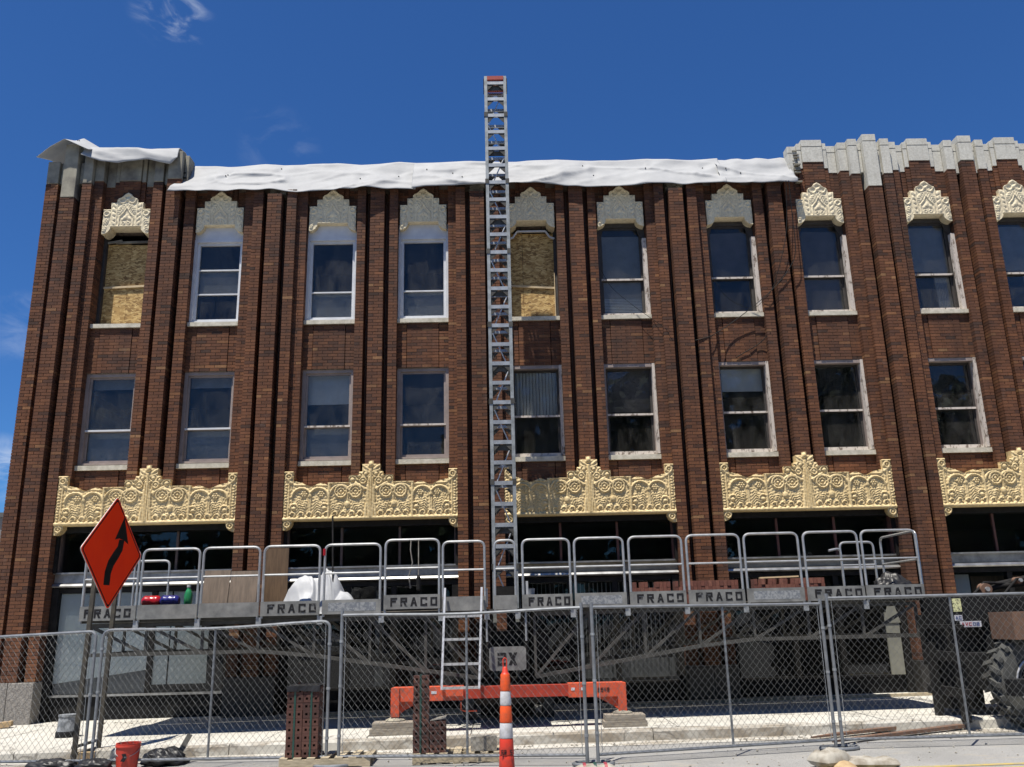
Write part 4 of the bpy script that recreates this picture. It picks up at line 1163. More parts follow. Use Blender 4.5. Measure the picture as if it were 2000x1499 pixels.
# ------------------------------------------------------------------ tarpaulins over the open parapet
def sheet(name, label, rows, nu, nv, amp, seed, hem=0.0, sol=0.006, fold=2.2):
    """rows: list of polylines (back to front edge); interpolated into a creased sheet"""
    def interp(pl, u):
        xs = [0.0]
        for p, q in zip(pl[:-1], pl[1:]): xs.append(xs[-1] + (Vector(q) - Vector(p)).length)
        d = u * xs[-1]
        for k in range(len(pl) - 1):
            if d <= xs[k + 1] + 1e-9:
                f_ = (d - xs[k]) / max(1e-9, xs[k + 1] - xs[k])
                return Vector(pl[k]).lerp(Vector(pl[k + 1]), f_)
        return Vector(pl[-1])
    nr = len(rows); L = sum((Vector(q) - Vector(p)).length for p, q in zip(rows[0][:-1], rows[0][1:]))
    vs = []
    nails = [(random.uniform(0, 1), random.uniform(0.45, 0.8)) for _ in range(max(2, int(L / 0.9)))]
    for j in range(nv + 1):
        v = j / nv * (nr - 1); k = min(int(v), nr - 2); f_ = v - k
        for i in range(nu + 1):
            u = i / nu
            p = interp(rows[k], u).lerp(interp(rows[k + 1], u), f_)
            q = Vector((p.x * 0.55, seed, (p.z * fold + p.y) * 0.8))
            n1 = mnoise.noise(q) + 0.35 * mnoise.noise(q * 2.6)
            cr = 1 - 4.0 * abs(mnoise.noise(Vector((p.x * 0.42 + p.z * 1.5, seed + 15, p.z * 1.3 - p.x * 0.35)))); n1 += 0.75 * max(0, cr) ** 2.2; cr2 = 1 - 5.0 * abs(mnoise.noise(Vector((p.x * 0.9 - p.z * 2.0, seed + 31, p.z * 2.2 + p.x * 0.3)))); n1 += 0.30 * max(0, cr2) ** 1.5
            ridge = 1 - abs(mnoise.noise(Vector((p.x * 0.5 - p.z * 1.0, seed + 5, p.z * 1.1)))) * 3.0
            w_ = min(1.0, j / nv * 1.6)
            dy = -amp * w_ * (n1 * 0.8 + max(0, ridge) * 0.7)
            for (un, vn) in nails:
                dd = math.hypot((u - un) * L, (j / nv - vn) * 0.9)
                dy += 0.035 * math.exp(-(dd / 0.10) ** 2)
            dz = hem * (j / nv) ** 3 * (mnoise.noise(Vector((p.x * 1.0, seed + 9, 0))) + 0.5 * mnoise.noise(Vector((p.x * 2.7, seed + 3, 0))))
            vs.append((p.x, p.y + dy, p.z + dz + 0.25 * dy * 0))
    fs = [(j * (nu + 1) + i, (j + 1) * (nu + 1) + i, (j + 1) * (nu + 1) + i + 1, j * (nu + 1) + i + 1) for j in range(nv) for i in range(nu)]
    me = bpy.data.meshes.new(name)
    base = Vector(vs[0])
    me.from_pydata([tuple(Vector(v) - base) for v in vs], [], fs)
    me.polygons.foreach_set('use_smooth', [True] * len(me.polygons)); me.update()
    o = link(name, me, 'tarp'); o.location = base
    so_ = o.modifiers.new('solid', 'SOLIDIFY'); so_.thickness = sol
    tagobj(o, label, 'tarpaulin', 'white tarpaulins over the parapet')
    # rows of fixing buttons
    s = MB()
    for (un, vn) in nails:
        i = int(un * nu); j = int(vn * nv)
        p = Vector(vs[j * (nu + 1) + i])
        s.lathe([(0.014, 0), (0.012, 0.012)], (0, 0, 0), 8)
        for q in range(len(s.v) - 16, len(s.v)):
            a, b_, c_ = s.v[q]; s.v[q] = (p.x + a - base.x, p.y - 0.006 - c_ - base.y, p.z + b_ - base.z)
    s.build('fixing_button', 'dark_metal', o, local=True)
    return o
def long_sheet(x0, x1, label, seed, hem, zt=11.70, zb=10.80, left=0.0):
    n = 12
    back = [(x0 + (x1 - x0) * k / n, 0.62, zt - 0.06) for k in range(n + 1)]
    ridge = [(x0 + (x1 - x0) * k / n, 0.30, zt + 0.02 * math.sin(k * 1.7 + seed)) for k in range(n + 1)]
    mid = [(x0 - left * 0.4 + (x1 - x0 + left * 0.4) * k / n, 0.03, zt - 0.42) for k in range(n + 1)]
    low = [(x0 - left + (x1 - x0 + left) * k / n, -0.27, zb) for k in range(n + 1)]
    return sheet('tarp', label, [back, ridge, mid, low], int((x1 - x0) / 0.03), 36, 0.085, seed, hem)
long_sheet(0.12, 5.20, 'long white tarp over the parapet, left of the folded seam', 1.3, 0.08, 11.72, 10.82, 0.22)
long_sheet(5.12, 11.95, 'long white tarp over the parapet behind the mast, right of the folded seam', 4.7, 0.07, 11.73, 10.83)
long_sheet(11.85, 13.52, 'short white tarp ending at the pale stone coping', 8.1, 0.06, 11.70, 10.84)
# left corner: two flaps over the remaining stone
def pl(*p): return list(p)
sheet('tarp', 'white tarp draped in waves over the left corner stones',
      [pl((-1.90, 0.55, 12.06), (-1.0, 0.55, 12.08), (0.0, 0.55, 12.02)),
       pl((-1.95, 0.20, 12.12), (-1.0, 0.20, 12.12), (-0.3, 0.20, 12.05), (0.02, 0.20, 12.02)),
       pl((-1.99, -0.13, 11.98), (-1.2, -0.15, 11.93), (-0.5, -0.15, 11.90), (0.02, -0.13, 11.93)),
       pl((-2.0, -0.38, 11.68), (-1.60, -0.26, 11.56), (-1.24, -0.215, 11.51), (-0.95, -0.21, 11.57), (-0.62, -0.215, 11.60), (-0.35, -0.25, 11.52), (-0.11, -0.26, 11.47), (0.04, -0.24, 11.62))],
      60, 20, 0.05, 2.2, 0.03)
sheet('tarp', 'small white tarp flap peaked at the far left corner',
      [pl((-2.95, 0.75, 11.95), (-2.55, 0.75, 12.25), (-2.28, 0.75, 12.42), (-1.85, 0.7, 12.2)),
       pl((-2.98, 0.30, 11.92), (-2.60, 0.25, 12.22), (-2.28, 0.20, 12.42), (-1.85, 0.25, 12.16)),
       pl((-2.93, -0.40, 11.62), (-2.64, -0.42, 11.86), (-2.36, -0.44, 12.02), (-2.05, -0.42, 11.88), (-1.83, -0.40, 11.78))],
      34, 14, 0.02, 6.2, 0.03)

# ------------------------------------------------------------------ mast-climbing work platform
MC = empty('work_platform', (6.96, -2.3, sz(6.96)), 0, 'grey mast-climbing work platform with tall lattice mast and guard rails', 'platform')
MX0, MX1, MY0, MY1 = 6.73, 7.19, -1.46, -1.0
ZM1 = 12.74
s = MB()
LW = 0.062
for x in (MX0, MX1 - LW):
    for y in (MY0, MY1 - LW):
        s.box(x, x + LW, y, y + LW, 0.45, ZM1)
mast = s.build('mast', 'mast_steel', MC); mast['label'] = 'tall galvanised lattice mast'
z = ZM1 - 0.16; k = 0
while z > 2.3:
    s = MB(); s.box(MX0 + LW, MX1 - LW, MY0 + 0.002, MY0 + 0.045, z - 0.036, z + 0.036)
    s.box(MX0 + LW, MX1 - LW, MY1 - 0.045, MY1 - 0.002, z - 0.028, z + 0.028)
    for x in (MX0 + 0.004, MX1 - 0.044): s.box(x, x + 0.04, MY0 + LW, MY1 - LW, z - 0.028, z + 0.028)
    s.build('rung', 'galvanised', mast)
    for sg, x in ((1, MX0 + LW), (-1, MX1 - LW)):
        poly = [(x, z - 0.04), (x, z - 0.17), (x + sg * 0.035, z - 0.14), (x + sg * 0.13, z - 0.04)]
        if sg > 0: poly = poly[::-1]
        for y0_ in (MY0 + 0.012, MY1 - 0.03):
            s = MB(); s.prism(poly[::-1], y0_, y0_ + 0.01); s.build('gusset', 'truss_steel', mast)
    if k % 4 == 0:
        s = MB(); s.box(MX0 + LW, MX1 - LW, MY0 + 0.05, MY0 + 0.06, z - 0.15, z - 0.04); s.build('tie_plate', 'truss_steel', mast)
    z -= 0.381; k += 1
z = ZM1 - 0.2; k = 0
while z > 2.3:
    a, b_ = ((MX0 + 0.08, MX1 - 0.08) if k % 2 else (MX1 - 0.08, MX0 + 0.08))
    def brace(p, q):
        s = MB(); s.tube([p, q], 0.013, 6); s.build('brace', 'aluminium', mast)
    brace((a, -1.12, z), (b_, -1.16, z - 0.74))
    brace((MX0 + 0.03, (MY0 + 0.06 if k % 2 else MY1 - 0.06), z), (MX0 + 0.03, (MY1 - 0.06 if k % 2 else MY0 + 0.06), z - 0.74))
    brace((MX1 - 0.03, (MY0 + 0.06 if k % 2 else MY1 - 0.06), z), (MX1 - 0.03, (MY1 - 0.06 if k % 2 else MY0 + 0.06), z - 0.74))
    z -= 0.762; k += 1
z = ZM1 - 0.9
while z > 2.4:
    for x in (MX0 - 0.012, MX1 - LW + 0.0):
        s = MB(); s.box(x, x + LW + 0.012, MY0 - 0.01, MY0 + LW, z - 0.05, z + 0.05); s.build('splice_collar', 'truss_steel', mast)
    z -= 1.524
s = MB(); s.box(MX0 + LW, MX1 - LW, MY0 - 0.01, MY1, ZM1 - 0.09, ZM1 - 0.005); s.build('end_stop', 'red_and_shaded_orange', mast)
for x in (MX0 - 0.018, MX1 + 0.002):
    s = MB(); s.box(x, x + 0.016, MY0 + 0.1, MY0 + 0.24, ZM1 - 0.28, ZM1 + 0.01); s.build('end_bracket', 'dark_metal', mast)
# deck
DZ = 1.95
PX0, PX1, PYF, PYB = 0.24, 13.68, -3.05, -0.34
def dz_(x): return DZ + 0.004 * (x - 7)
def deckbox(mb, x0, x1, y0, y1, t0, t1):
    vs = []
    for t_ in (t0, t1):
        for x, y in ((x0, y0), (x1, y0), (x1, y1), (x0, y1)): vs.append((x, y, dz_(x) + t_))
    mb.add(vs, [(0, 1, 5, 4), (1, 2, 6, 5), (2, 3, 7, 6), (3, 0, 4, 7), (4, 5, 6, 7), (3, 2, 1, 0)])
s = MB()
for (x0, x1) in ((PX0, MX0 - 0.08), (MX1 + 0.08, PX1)):
    deckbox(s, x0, x1, PYF + 0.03, -1.55, -0.05, 0.0)
deckbox(s, MX0 - 0.075, MX1 + 0.075, PYF + 0.03, MY0 - 0.06, -0.05, 0.0)
deck = s.build('deck', 'truss_steel', MC)
for j, y in enumerate((-1.53, -1.285, -1.04, -0.795, -0.55)):
    for (x0, x1) in ((PX0 + 0.1, MX0 - 0.1), (MX1 + 0.1, PX1 - 0.1)):
        for k in range(2):
            xa = x0 + (x1 - x0) * k / 2; s = MB(); deckbox(s, xa + 0.004, xa + (x1 - x0) / 2 - 0.004, y, y + 0.235, -0.012 + 0.002 * j, 0.028); s.build('plank', 'weathered_wood', deck)
# under-deck trusses
def bot(x):
    d = abs(x - 6.96)
    return 1.39 if d > 3.6 else 1.39 - (3.6 - d) / 3.6 * 0.55
for side, y in (('front', PYF + 0.10), ('rear', -1.66)):
    for (x0, x1) in ((PX0 + 0.15, 6.55), (7.4, PX1 - 0.15)):
        s = MB(); n = 7
        xs = [x0 + (x1 - x0) * k / n for k in range(n + 1)]
        for a, b_ in zip(xs[:-1], xs[1:]):
            s.bar((a, y, dz_(a) - 0.09), (b_, y, dz_(b_) - 0.09), 0.06)
            s.bar((a, y, bot(a)), (b_, y, bot(b_)), 0.055)
        for k, x in enumerate(xs):
            s.bar((x, y + 0.002, bot(x)), (x, y + 0.002, dz_(x) - 0.1), 0.04)
            if k < n:
                lo_first = (x < 6.9)
                p, q = ((x, dz_(x) - 0.1), (xs[k + 1], bot(xs[k + 1]))) if lo_first else ((x, bot(x)), (xs[k + 1], dz_(xs[k + 1]) - 0.1))
                s.bar((p[0], y - 0.003, p[1]), (q[0], y - 0.003, q[1]), 0.042)
        s.build('truss', 'truss_steel', MC)
for x in np.linspace(PX0 + 0.2, PX1 - 0.2, 15):
    x = float(x)
    if abs(x - 6.96) < 0.5: continue
    s = MB(); s.bar((x, PYF + 0.1, dz_(x) - 0.10), (x, -0.45, dz_(x) - 0.10), 0.05); s.build('outrigger', 'truss_steel', MC)
    s = MB(); s.bar((x, PYF + 0.1, bot(x)), (x, -1.66, bot(x)), 0.04); s.build('cross_tie', 'truss_steel', MC)
# guard rail panels with toe boards
GP = [(0.24, 1.12, 'FRACO', 'k'), (1.14, 2.08, '', ''), (2.10, 3.04, '', ''), (3.07, 4.00, 'FRACO', 'k'), (4.04, 4.97, 'FRACO', 'w'), (5.01, 5.91, 'FRACO', 'k'), (5.93, 6.64, '', ''), (6.76, 7.13, '', ''),
      (7.21, 8.01, 'FRACO', 'k'), (8.05, 8.88, 'FRACO', 'w'), (8.93, 9.83, 'FRACO', 'k'), (9.87, 10.77, 'FRACO', 'k'), (10.81, 11.73, 'FRACO', 'w'), (11.78, 12.70, 'FRACO', 'k'), (12.73, 13.66, 'FRACO', 'k')]
for gi, (x0, x1, txt, st) in enumerate(GP):
    d0 = dz_((x0 + x1) / 2)
    lift = 0.0
    if gi == 5: lift = 0.05
    zt = d0 + 1.07 + lift; zb = d0 - 0.05
    s = MB()
    s.tube(rounded([(x0 + 0.02, PYF, zb), (x0 + 0.02, PYF, zt), (x1 - 0.02, PYF, zt), (x1 - 0.02, PYF, zb)], 0.11, 5), 0.0205, 8)
    rail = s.build('guard_rail', 'zinc_tube', MC, True)
    s = MB()
    zm = d0 + 0.62 + lift
    s.tube([(x0 + 0.03, PYF, zm), (x1 - 0.03, PYF, zm)], 0.017, 8); s.build('mid_rail', 'zinc_tube', rail, True)
    s = MB()
    zt0, zt1 = (d0 - 0.015 + lift, d0 + 0.205 + lift)
    s.box(x0 + 0.002, x1 - 0.002, PYF - 0.033, PYF - 0.024, zt0, zt1)
    s.box(x0 + 0.002, x1 - 0.002, PYF - 0.024, PYF - 0.004, zt1 - 0.012, zt1)
    s.box(x0 + 0.002, x1 - 0.002, PYF - 0.024, PYF - 0.004, zt0, zt0 + 0.012)
    s.build('toe_board', 'toe_board_metal', rail)
    if txt:
        s = MB(); W = x1 - x0
        lw = 0.112 * W / 0.93; gp = 0.052 * W / 0.93
        tx = x0 + (W - 5 * lw - 4 * gp) / 2 + (0.03 if gi not in (0,) else 0.0)
        if st == 'w':
            s.box(x0 + 0.10, x1 - 0.08, PYF - 0.0345, PYF - 0.032, zt0 + 0.045, zt1 - 0.045)
            s.build('worn_patch', 'faded_letter', rail)
        else:
            quad_letters(s, txt, tx, zt0 + 0.042, lw, 0.135, PYF - 0.036, 0.030, gp)
            s.build('lettering', 'black_letter', rail)
    s = MB(); s.box(x1 - 0.035, x1 + 0.045, PYF - 0.012, PYF + 0.03, d0 - 0.16, d0 - 0.03); s.build('socket', 'galvanised', rail)
# end rails and the short inner rails at the right end
for x in (PX0, PX1 + 0.0):
    d0 = dz_(x); s = MB()
    s.tube(rounded([(x, PYF + 0.06, d0 - 0.05), (x, PYF + 0.06, d0 + 1.06), (x, -1.62, d0 + 1.06), (x, -1.62, d0 - 0.05)], 0.11, 5), 0.0205, 8)
    s.tube([(x, PYF + 0.06, d0 + 0.6), (x, -1.62, d0 + 0.6)], 0.017, 8)
    s.build('end_rail', 'zinc_tube', MC, True)
for (x0, x1, y) in ((12.95, 13.55, -1.60), (0.45, 1.05, -1.60)):
    d0 = dz_(x0); s = MB()
    s.tube(rounded([(x0, y, d0), (x0, y, d0 + 1.0), (x1, y, d0 + 1.0), (x1, y, d0)], 0.1, 5), 0.0205, 8)
    s.tube([(x0, y, d0 + 0.6), (x1, y, d0 + 0.6)], 0.017, 8); s.build('inner_rail', 'zinc_tube', MC, True)
s = MB(); s.tube(rounded([(12.72, -2.2, dz_(12.7)), (12.72, -2.2, dz_(12.7) + 0.86), (12.50, -2.25, dz_(12.7) + 0.82)], 0.08, 4), 0.0205, 8); s.build('inner_rail', 'zinc_tube', MC, True)
# drive unit round the mast
s = MB()
s.box(6.62, 6.70, -2.95, -1.0, 1.0, 1.86); s.box(7.22, 7.30, -2.95, -1.0, 1.0, 1.86); s.box(6.70, 7.22, -2.6, -1.62, 1.02, 1.60)
s.box(6.46, 6.60, -2.8, -1.9, 1.15, 1.75); s.box(7.34, 7.62, -2.7, -1.9, 1.1, 1.6)
du = s.build('drive_unit', 'dark_metal', MC)
s = MB()
pp = []
for (cx0, cz0, a0) in ((7.20, 1.32, 0), (6.72, 1.32, 90), (6.72, 1.06, 180), (7.20, 1.06, 270)):
    for k in range(4):
        an = R(a0 + 30 * k); pp.append((cx0 + 0.05 * math.cos(an), cz0 + 0.05 * math.sin(an)))
s.prism(pp, -2.985, -2.97); s.build('name_plate', 'toe_board_metal', du)
s = MB(); quad_letters(s, '2X', 6.80, 1.09, 0.14, 0.19, -2.989, 0.042, 0.03); s.build('plate_lettering', 'black_letter', du)
s = MB(); s.box(6.80, 7.10, -2.6, -2.2, DZ + 0.0, DZ + 0.36); s.build('motor_box', 'dark_metal', du)
s = MB(); s.box(6.60, 6.66, -3.03, -2.96, DZ + 0.03, DZ + 0.32); s.box(7.27, 7.31, -3.02, -2.98, DZ + 0.1, DZ + 0.42); s.build('control_box', 'plastic_white', du)
for x in (6.64, 7.26):
    s = MB(); s.tube([(x, -3.0, 1.90), (x, -3.0, 1.45)], 0.018, 8); s.build('hanger', 'galvanised', du)
# base chassis with orange cross beam and jacks
s = MB(); s.box(5.72, 8.18, -3.47, -3.29, 0.650, 0.815)  # middle of the orange beam, coloured darker to stand for its shade
base = s.build('base_frame', 'red_and_shaded_orange', MC); base['label'] = 'orange-red base beam with outrigger jacks'
for (x0, x1) in ((5.22, 6.28), (7.86, 8.70)):
    s = MB(); s.box(x0, x1, -3.50, -3.26, 0.632, 0.830); s.build('beam_sleeve', 'orange_paint', base)
for x, sg in ((5.26, 1), (8.66, -1)):
    s = MB(); s.box(x - 0.062, x + 0.062, -3.53, -3.36, 0.42, 0.826)
    s.build('jack_sleeve', 'orange_paint', base)
    s = MB(); s.prism([(x + sg * 0.063, 0.628), (x + sg * 0.063, 0.45), (x + sg * 0.13, 0.50), (x + sg * 0.38, 0.628)][::(-1 if sg > 0 else 1)], -3.46, -3.42); s.build('jack_gusset', 'orange_paint', base)
    g0 = sz(x) + 0.17
    s = MB(); s.box(x - 0.055, x + 0.055, -3.50, -3.39, g0 + 0.05, 0.425); s.build('jack_leg', 'rust_brown', base)
    s = MB(); s.lathe([(0.15, 0), (0.15, 0.012), (0.05, 0.06), (0.045, 0.09)], (x, -3.445, g0), 12); s.build('jack_foot', 'old_stone', base, True)
s = MB(); s.box(6.45, 7.5, -3.28, -0.9, 0.55, 0.80); s.box(6.5, 7.4, -1.9, -0.9, 0.25, 0.55)
s.build('chassis', 'dark_metal', base)
for x in (6.3, 7.62):
    s = MB(); s.tube([(x - 0.09, -1.9, 0.42), (x + 0.09, -1.9, 0.42)], 0.26, 18); s.build('wheel', 'rubber', base, True)
s = MB()
for (x, w) in ((5.80, 0.08), (7.90, 0.055), (8.05, 0.05)): s.box(x, x + w, -3.5045, -3.5005, 0.73, 0.77)
s.build('reflector', 'sticker_white', base)
s = MB(); quad_letters(s, '2546', 8.30, 0.70, 0.035, 0.06, -3.5045, 0.011, 0.012); s.build('stencil_number', 'black_letter', base)
s = MB(); s.tube([(6.24, -3.4, 0.60), (6.24, -3.4, 0.49), (6.29, -3.4, 0.47), (6.48, -3.4, 0.47)], 0.012, 6); s.build('hook', 'orange_paint', base)
# access ladder hung on the front
s = MB()
LA = [((5.99, -3.16, 2.28), (5.96, -3.57, 0.79)), ((6.57, -3.16, 2.28), (6.52, -3.57, 0.79))]
for p, q in LA: s.bar(p, q, 0.032, 0.05)
lad = s.build('access_ladder', 'aluminium', MC)
for k, f_ in enumerate((0.29, 0.52, 0.76, 0.985)):
    p = Vector(LA[0][0]).lerp(Vector(LA[0][1]), f_); q = Vector(LA[1][0]).lerp(Vector(LA[1][1]), f_)
    s = MB(); s.bar(p + Vector((0.012, 0, 0)), q - Vector((0.012, 0, 0)), 0.036, 0.05); s.build('rung', 'aluminium', lad)

# wooden cribbing under the jacks
def cribbing(x, label, w):
    g0 = sz(x)
    root = empty('timber_cribbing', (x, -3.56, g0), 0, label, 'timber', 'timber blocks under the jacks')
    for k, (a, b_, y0, y1, z0, z1) in enumerate(((-w, w, -0.20, -0.02, 0, 0.085), (-w * 0.96, w * 1.02, 0.0, 0.19, 0, 0.085), (-w * 0.9, w * 0.94, -0.17, 0.17, 0.087, 0.168))):
        s = MB(); s.box(a, b_, y0, y1, z0, z1); s.build('timber', 'weathered_wood', root, local=True)
cribbing(5.25, 'weathered timber blocks under the left orange jack', 0.33)
cribbing(8.66, 'weathered timber blocks under the right orange jack', 0.32)

# ------------------------------------------------------------------ things lying on the deck
def lump(name, mat, c, rx, ry, rz_, seed, label, cat, amp=0.18, n=22, freq=2.4, flat=True, group=None, crease=0.0):
    vs = []; fs = []
    for j in range(n + 1):
        th = math.pi * j / n
        for i in range(2 * n):
            ph = math.pi * i / n
            d = Vector((math.sin(th) * math.cos(ph), math.sin(th) * math.sin(ph), math.cos(th)))
            k = 1 + amp * (mnoise.noise(d * freq + Vector((seed, 0, 0))) * 1.2 + 0.6 * (0.5 - abs(mnoise.noise(d * freq * 2.2 + Vector((0, seed, 0))))) + 0.3 * mnoise.noise(d * freq * 5 + Vector((0, 0, seed))))
            if crease:
                w1 = Vector((mnoise.noise(d * 3.1 + Vector((seed, 7, 0))), mnoise.noise(d * 3.1 + Vector((0, seed, 5))), mnoise.noise(d * 3.1 + Vector((3, 0, seed))))) * 0.5
                k += crease * (0.55 - 1.6 * abs(mnoise.noise((d + w1) * 3.2 + Vector((seed, seed, 0))))) + crease * 0.5 * (0.5 - 1.6 * abs(mnoise.noise((d + w1) * 7.5 + Vector((0, seed, seed)))))
            x, y, z = d.x * rx * k, d.y * ry * k, d.z * rz_ * k
            if flat: z = max(z, -rz_ * 0.55)
            vs.append((x, y, z + rz_ * 0.55))
    m2 = 2 * n
    for j in range(n):
        for i in range(m2):
            fs.append((j * m2 + i, (j + 1) * m2 + i, (j + 1) * m2 + (i + 1) % m2, j * m2 + (i + 1) % m2))
    me = bpy.data.meshes.new(name); me.from_pydata(vs, [], fs)
    me.polygons.foreach_set('use_smooth', [True] * len(me.polygons)); me.update()
    o = link(name, me, mat); o.location = c
    return tagobj(o, label, cat, group)
d1 = dz_(2.4)
for k, (x0, x1) in enumerate(((2.02, 2.44), (2.45, 2.90))):
    s = MB(); s.bar((( x0 + x1) / 2, -2.78, d1), ((x0 + x1) / 2, -2.62, d1 + 0.74 - 0.02 * k), x1 - x0, 0.018)
    tagobj(s.build('plywood_sheet', 'grey_ply', loc=((x0 + x1) / 2, -2.78, d1)), ['greyish plywood sheet leaning behind the rail, left one', 'greyish plywood sheet leaning behind the rail beside the tall brown board'][k], 'plywood', 'plywood leaning on the platform')
s = MB(); s.box(2.93, 3.33, -2.45, -2.42, dz_(3), dz_(3) + 1.09)
tagobj(s.build('tall_board', 'brown_ply', loc=(3.13, -2.43, dz_(3))), 'tall dark brown plywood board standing upright on the platform', 'board')

def heap(name, mat, c, W, D, env, seed, label, cat, fold=0.085, nx=140, ny=90):
    """draped sheet: height envelope with folds that run downhill"""
    vs = []; fs = []
    for j in range(ny + 1):
        for i in range(nx + 1):
            x = (i / nx - 0.5) * W; y = (j / ny - 0.5) * D
            h_ = env(x, y)
            w1 = mnoise.noise(Vector((x * 2.2, y * 2.2, seed)))
            r1 = 0.7 - 2.4 * abs(mnoise.noise(Vector((x * 3.4 + w1 * 1.8, y * 3.0 + w1, seed + 3))))
            r2 = 0.7 - 2.4 * abs(mnoise.noise(Vector((x * 8 + w1 * 3, y * 7 - w1 * 2, seed + 8))))
            h_ = h_ * (1 + 0.25 * w1) + (fold * r1 + fold * 0.4 * r2) * min(1.0, h_ / 0.12)
            vs.append((x + 0.05 * mnoise.noise(Vector((x * 3, y * 3, seed + 20))), y + 0.05 * mnoise.noise(Vector((x * 3, y * 3, seed + 30))), max(0.0, h_)))
    for j in range(ny):
        for i in range(nx):
            a = j * (nx + 1) + i; fs.append((a, a + 1, a + nx + 2, a + nx + 1))
    me = bpy.data.meshes.new(name); me.from_pydata(vs, [], fs)
    me.polygons.foreach_set('use_smooth', [True] * len(me.polygons)); me.update()
    o = link(name, me, mat); o.location = c
    return tagobj(o, label, cat)
def env_sheet(x, y):
    def bump_(cx, cy, rx, ry, h_): 
        d = ((x - cx) / rx) ** 2 + ((y - cy) / ry) ** 2
        return h_ * max(0.0, 1 - d) ** 0.85
    return max(bump_(-0.20, 0.0, 0.42, 0.34, 0.56), bump_(0.14, 0.05, 0.36, 0.34, 0.66), bump_(0.42, -0.05, 0.26, 0.28, 0.36))
heap('plastic_sheeting', 'plastic_white', (3.88, -2.52, dz_(3.9)), 1.30, 0.80, env_sheet, 3.0, 'crumpled heap of white plastic sheeting on the platform', 'sheeting')
def sack(name, mat, c, L, W, h, ang, seed, label, cat, wrinkle=0.02, group=None):
    vs = []; fs = []; nx, ny = 40, 26
    for side in (1, -1):
        for j in range(ny + 1):
            for i in range(nx + 1):
                u = i / nx * 2 - 1; v = j / ny * 2 - 1
                e = (1 - abs(u) ** 3.5) * (1 - abs(v) ** 2.6)
                n1 = mnoise.noise(Vector((u * 2.5, v * 2, seed))) * 0.9 + 0.6 * (0.5 - abs(mnoise.noise(Vector((u * 6, v * 4, seed + 4)))))
                z = side * h * 0.5 * max(0, e) ** 0.5 + wrinkle * n1 * max(0, e) ** 0.3
                x = u * L / 2 * (1 - 0.06 * v * v); y = v * W / 2 * (1 - 0.08 * u * u + 0.03 * mnoise.noise(Vector((u * 3, seed, 0))))
                vs.append((x * math.cos(ang) - y * math.sin(ang), x * math.sin(ang) + y * math.cos(ang), max(0, z + h * 0.42)))
    off = (nx + 1) * (ny + 1)
    for s_ in (0, 1):
        for j in range(ny):
            for i in range(nx):
                a = s_ * off + j * (nx + 1) + i; q = (a, a + 1, a + nx + 2, a + nx + 1)
                fs.append(q if s_ == 0 else q[::-1])
    me = bpy.data.meshes.new(name); me.from_pydata(vs, [], fs)
    me.polygons.foreach_set('use_smooth', [True] * len(me.polygons)); me.update()
    o = link(name, me, mat); o.location = c
    return tagobj(o, label, cat, group)
def jug(x0, x1, mat, label, seed):
    s = MB(); y, r_ = -2.72, 0.095; zc0 = dz_(x0) + 0.27
    L = x1 - x0; prof = [0.6, 0.95, 1.0, 0.93, 1.0, 1.0, 0.93, 1.0, 0.95, 0.6]
    s.tube([(x0 + L * k / 9, y, zc0) for k in range(10)], [r_ * p for p in prof], 14)
    s.build
    o = s.build('wrapped_roll', mat, loc=((x0 + x1) / 2, y, dz_(x0)), smooth=True)
    s2 = MB(); s2.box(x0 + 0.03, x1 - 0.03, y - 0.09, y + 0.09, dz_(x0), zc0 - 0.085)
    o2 = s2.build('cradle', 'weathered_wood', o, local=False); o2.location = (0, 0, 0)
    return tagobj(o, label, 'roll', 'coloured rolls on the platform')
jug(1.07, 1.36, 'plastic_red', 'glossy red wrapped roll lying on the platform', 1)
jug(1.365, 1.66, 'plastic_blue', 'glossy dark blue wrapped roll lying next to the red one', 2)
s = MB(); s.lathe([(0.062, 0), (0.068, 0.02), (0.068, 0.16), (0.05, 0.20), (0.062, 0.24), (0.066, 0.36), (0.04, 0.43), (0.028, 0.45), (0.028, 0.475)], (1.81, -2.74, dz_(1.8)), 16)
gj = tagobj(s.build('green_jug', 'plastic_green', loc=(1.81, -2.74, dz_(1.8)), smooth=True), 'green plastic bottle standing on the platform beside the plywood', 'bottle')
s = MB(); s.lathe([(0.032, 0), (0.032, 0.04)], (1.81, -2.74, dz_(1.8) + 0.477), 12); s.build('cap', 'plastic_white', gj)
s = MB(); s.tube([(4.16, -2.78, dz_(4)), (4.02, -2.30, 3.56)], 0.014, 8)
pl_ = tagobj(s.build('pole', 'dark_metal', loc=(4.16, -2.78, dz_(4))), 'thin dark pole leaning up from the white plastic heap', 'pole')
s = MB(); s.box(4.06, 4.26, -2.86, -2.72, dz_(4), dz_(4) + 0.05); s.build('broom_head', 'strap_green', pl_)
# loose bricks stacked in rows on the deck
me_b = None
def brick_row(name, x0, x1, rows, label):
    root = empty(name, ((x0 + x1) / 2, -2.55, dz_(x0)), 0, label, 'bricks', 'rows of bricks on the platform')
    n = int((x1 - x0) / 0.062)
    for r_ in range(rows):
        for k in range(n):
            global me_b
            if me_b is None:
                q = MB(); q.box(-0.0285, 0.0285, -0.095, 0.095, 0, 0.09); me_b = q.mesh('brick')
            if r_ == rows - 1 and random.random() < 0.12: continue
            link('brick', me_b, 'pack_brick', root, loc=(-(x1 - x0) / 2 + 0.03 + k * 0.062, random.uniform(-0.008, 0.008), 0.20 * 0 + 0.0925 * r_ + 0.0))
m, t, b = new_mat('pack_brick')
oi = N(t, 'ShaderNodeObjectInfo')
f = noise_node(t, 30, 5, 0.7, 'World')
c = ramp(t, oi.outputs['Random'], [(0, (0.125, 0.045, 0.032)), (0.6, (0.165, 0.058, 0.040)), (1, (0.21, 0.085, 0.058))])
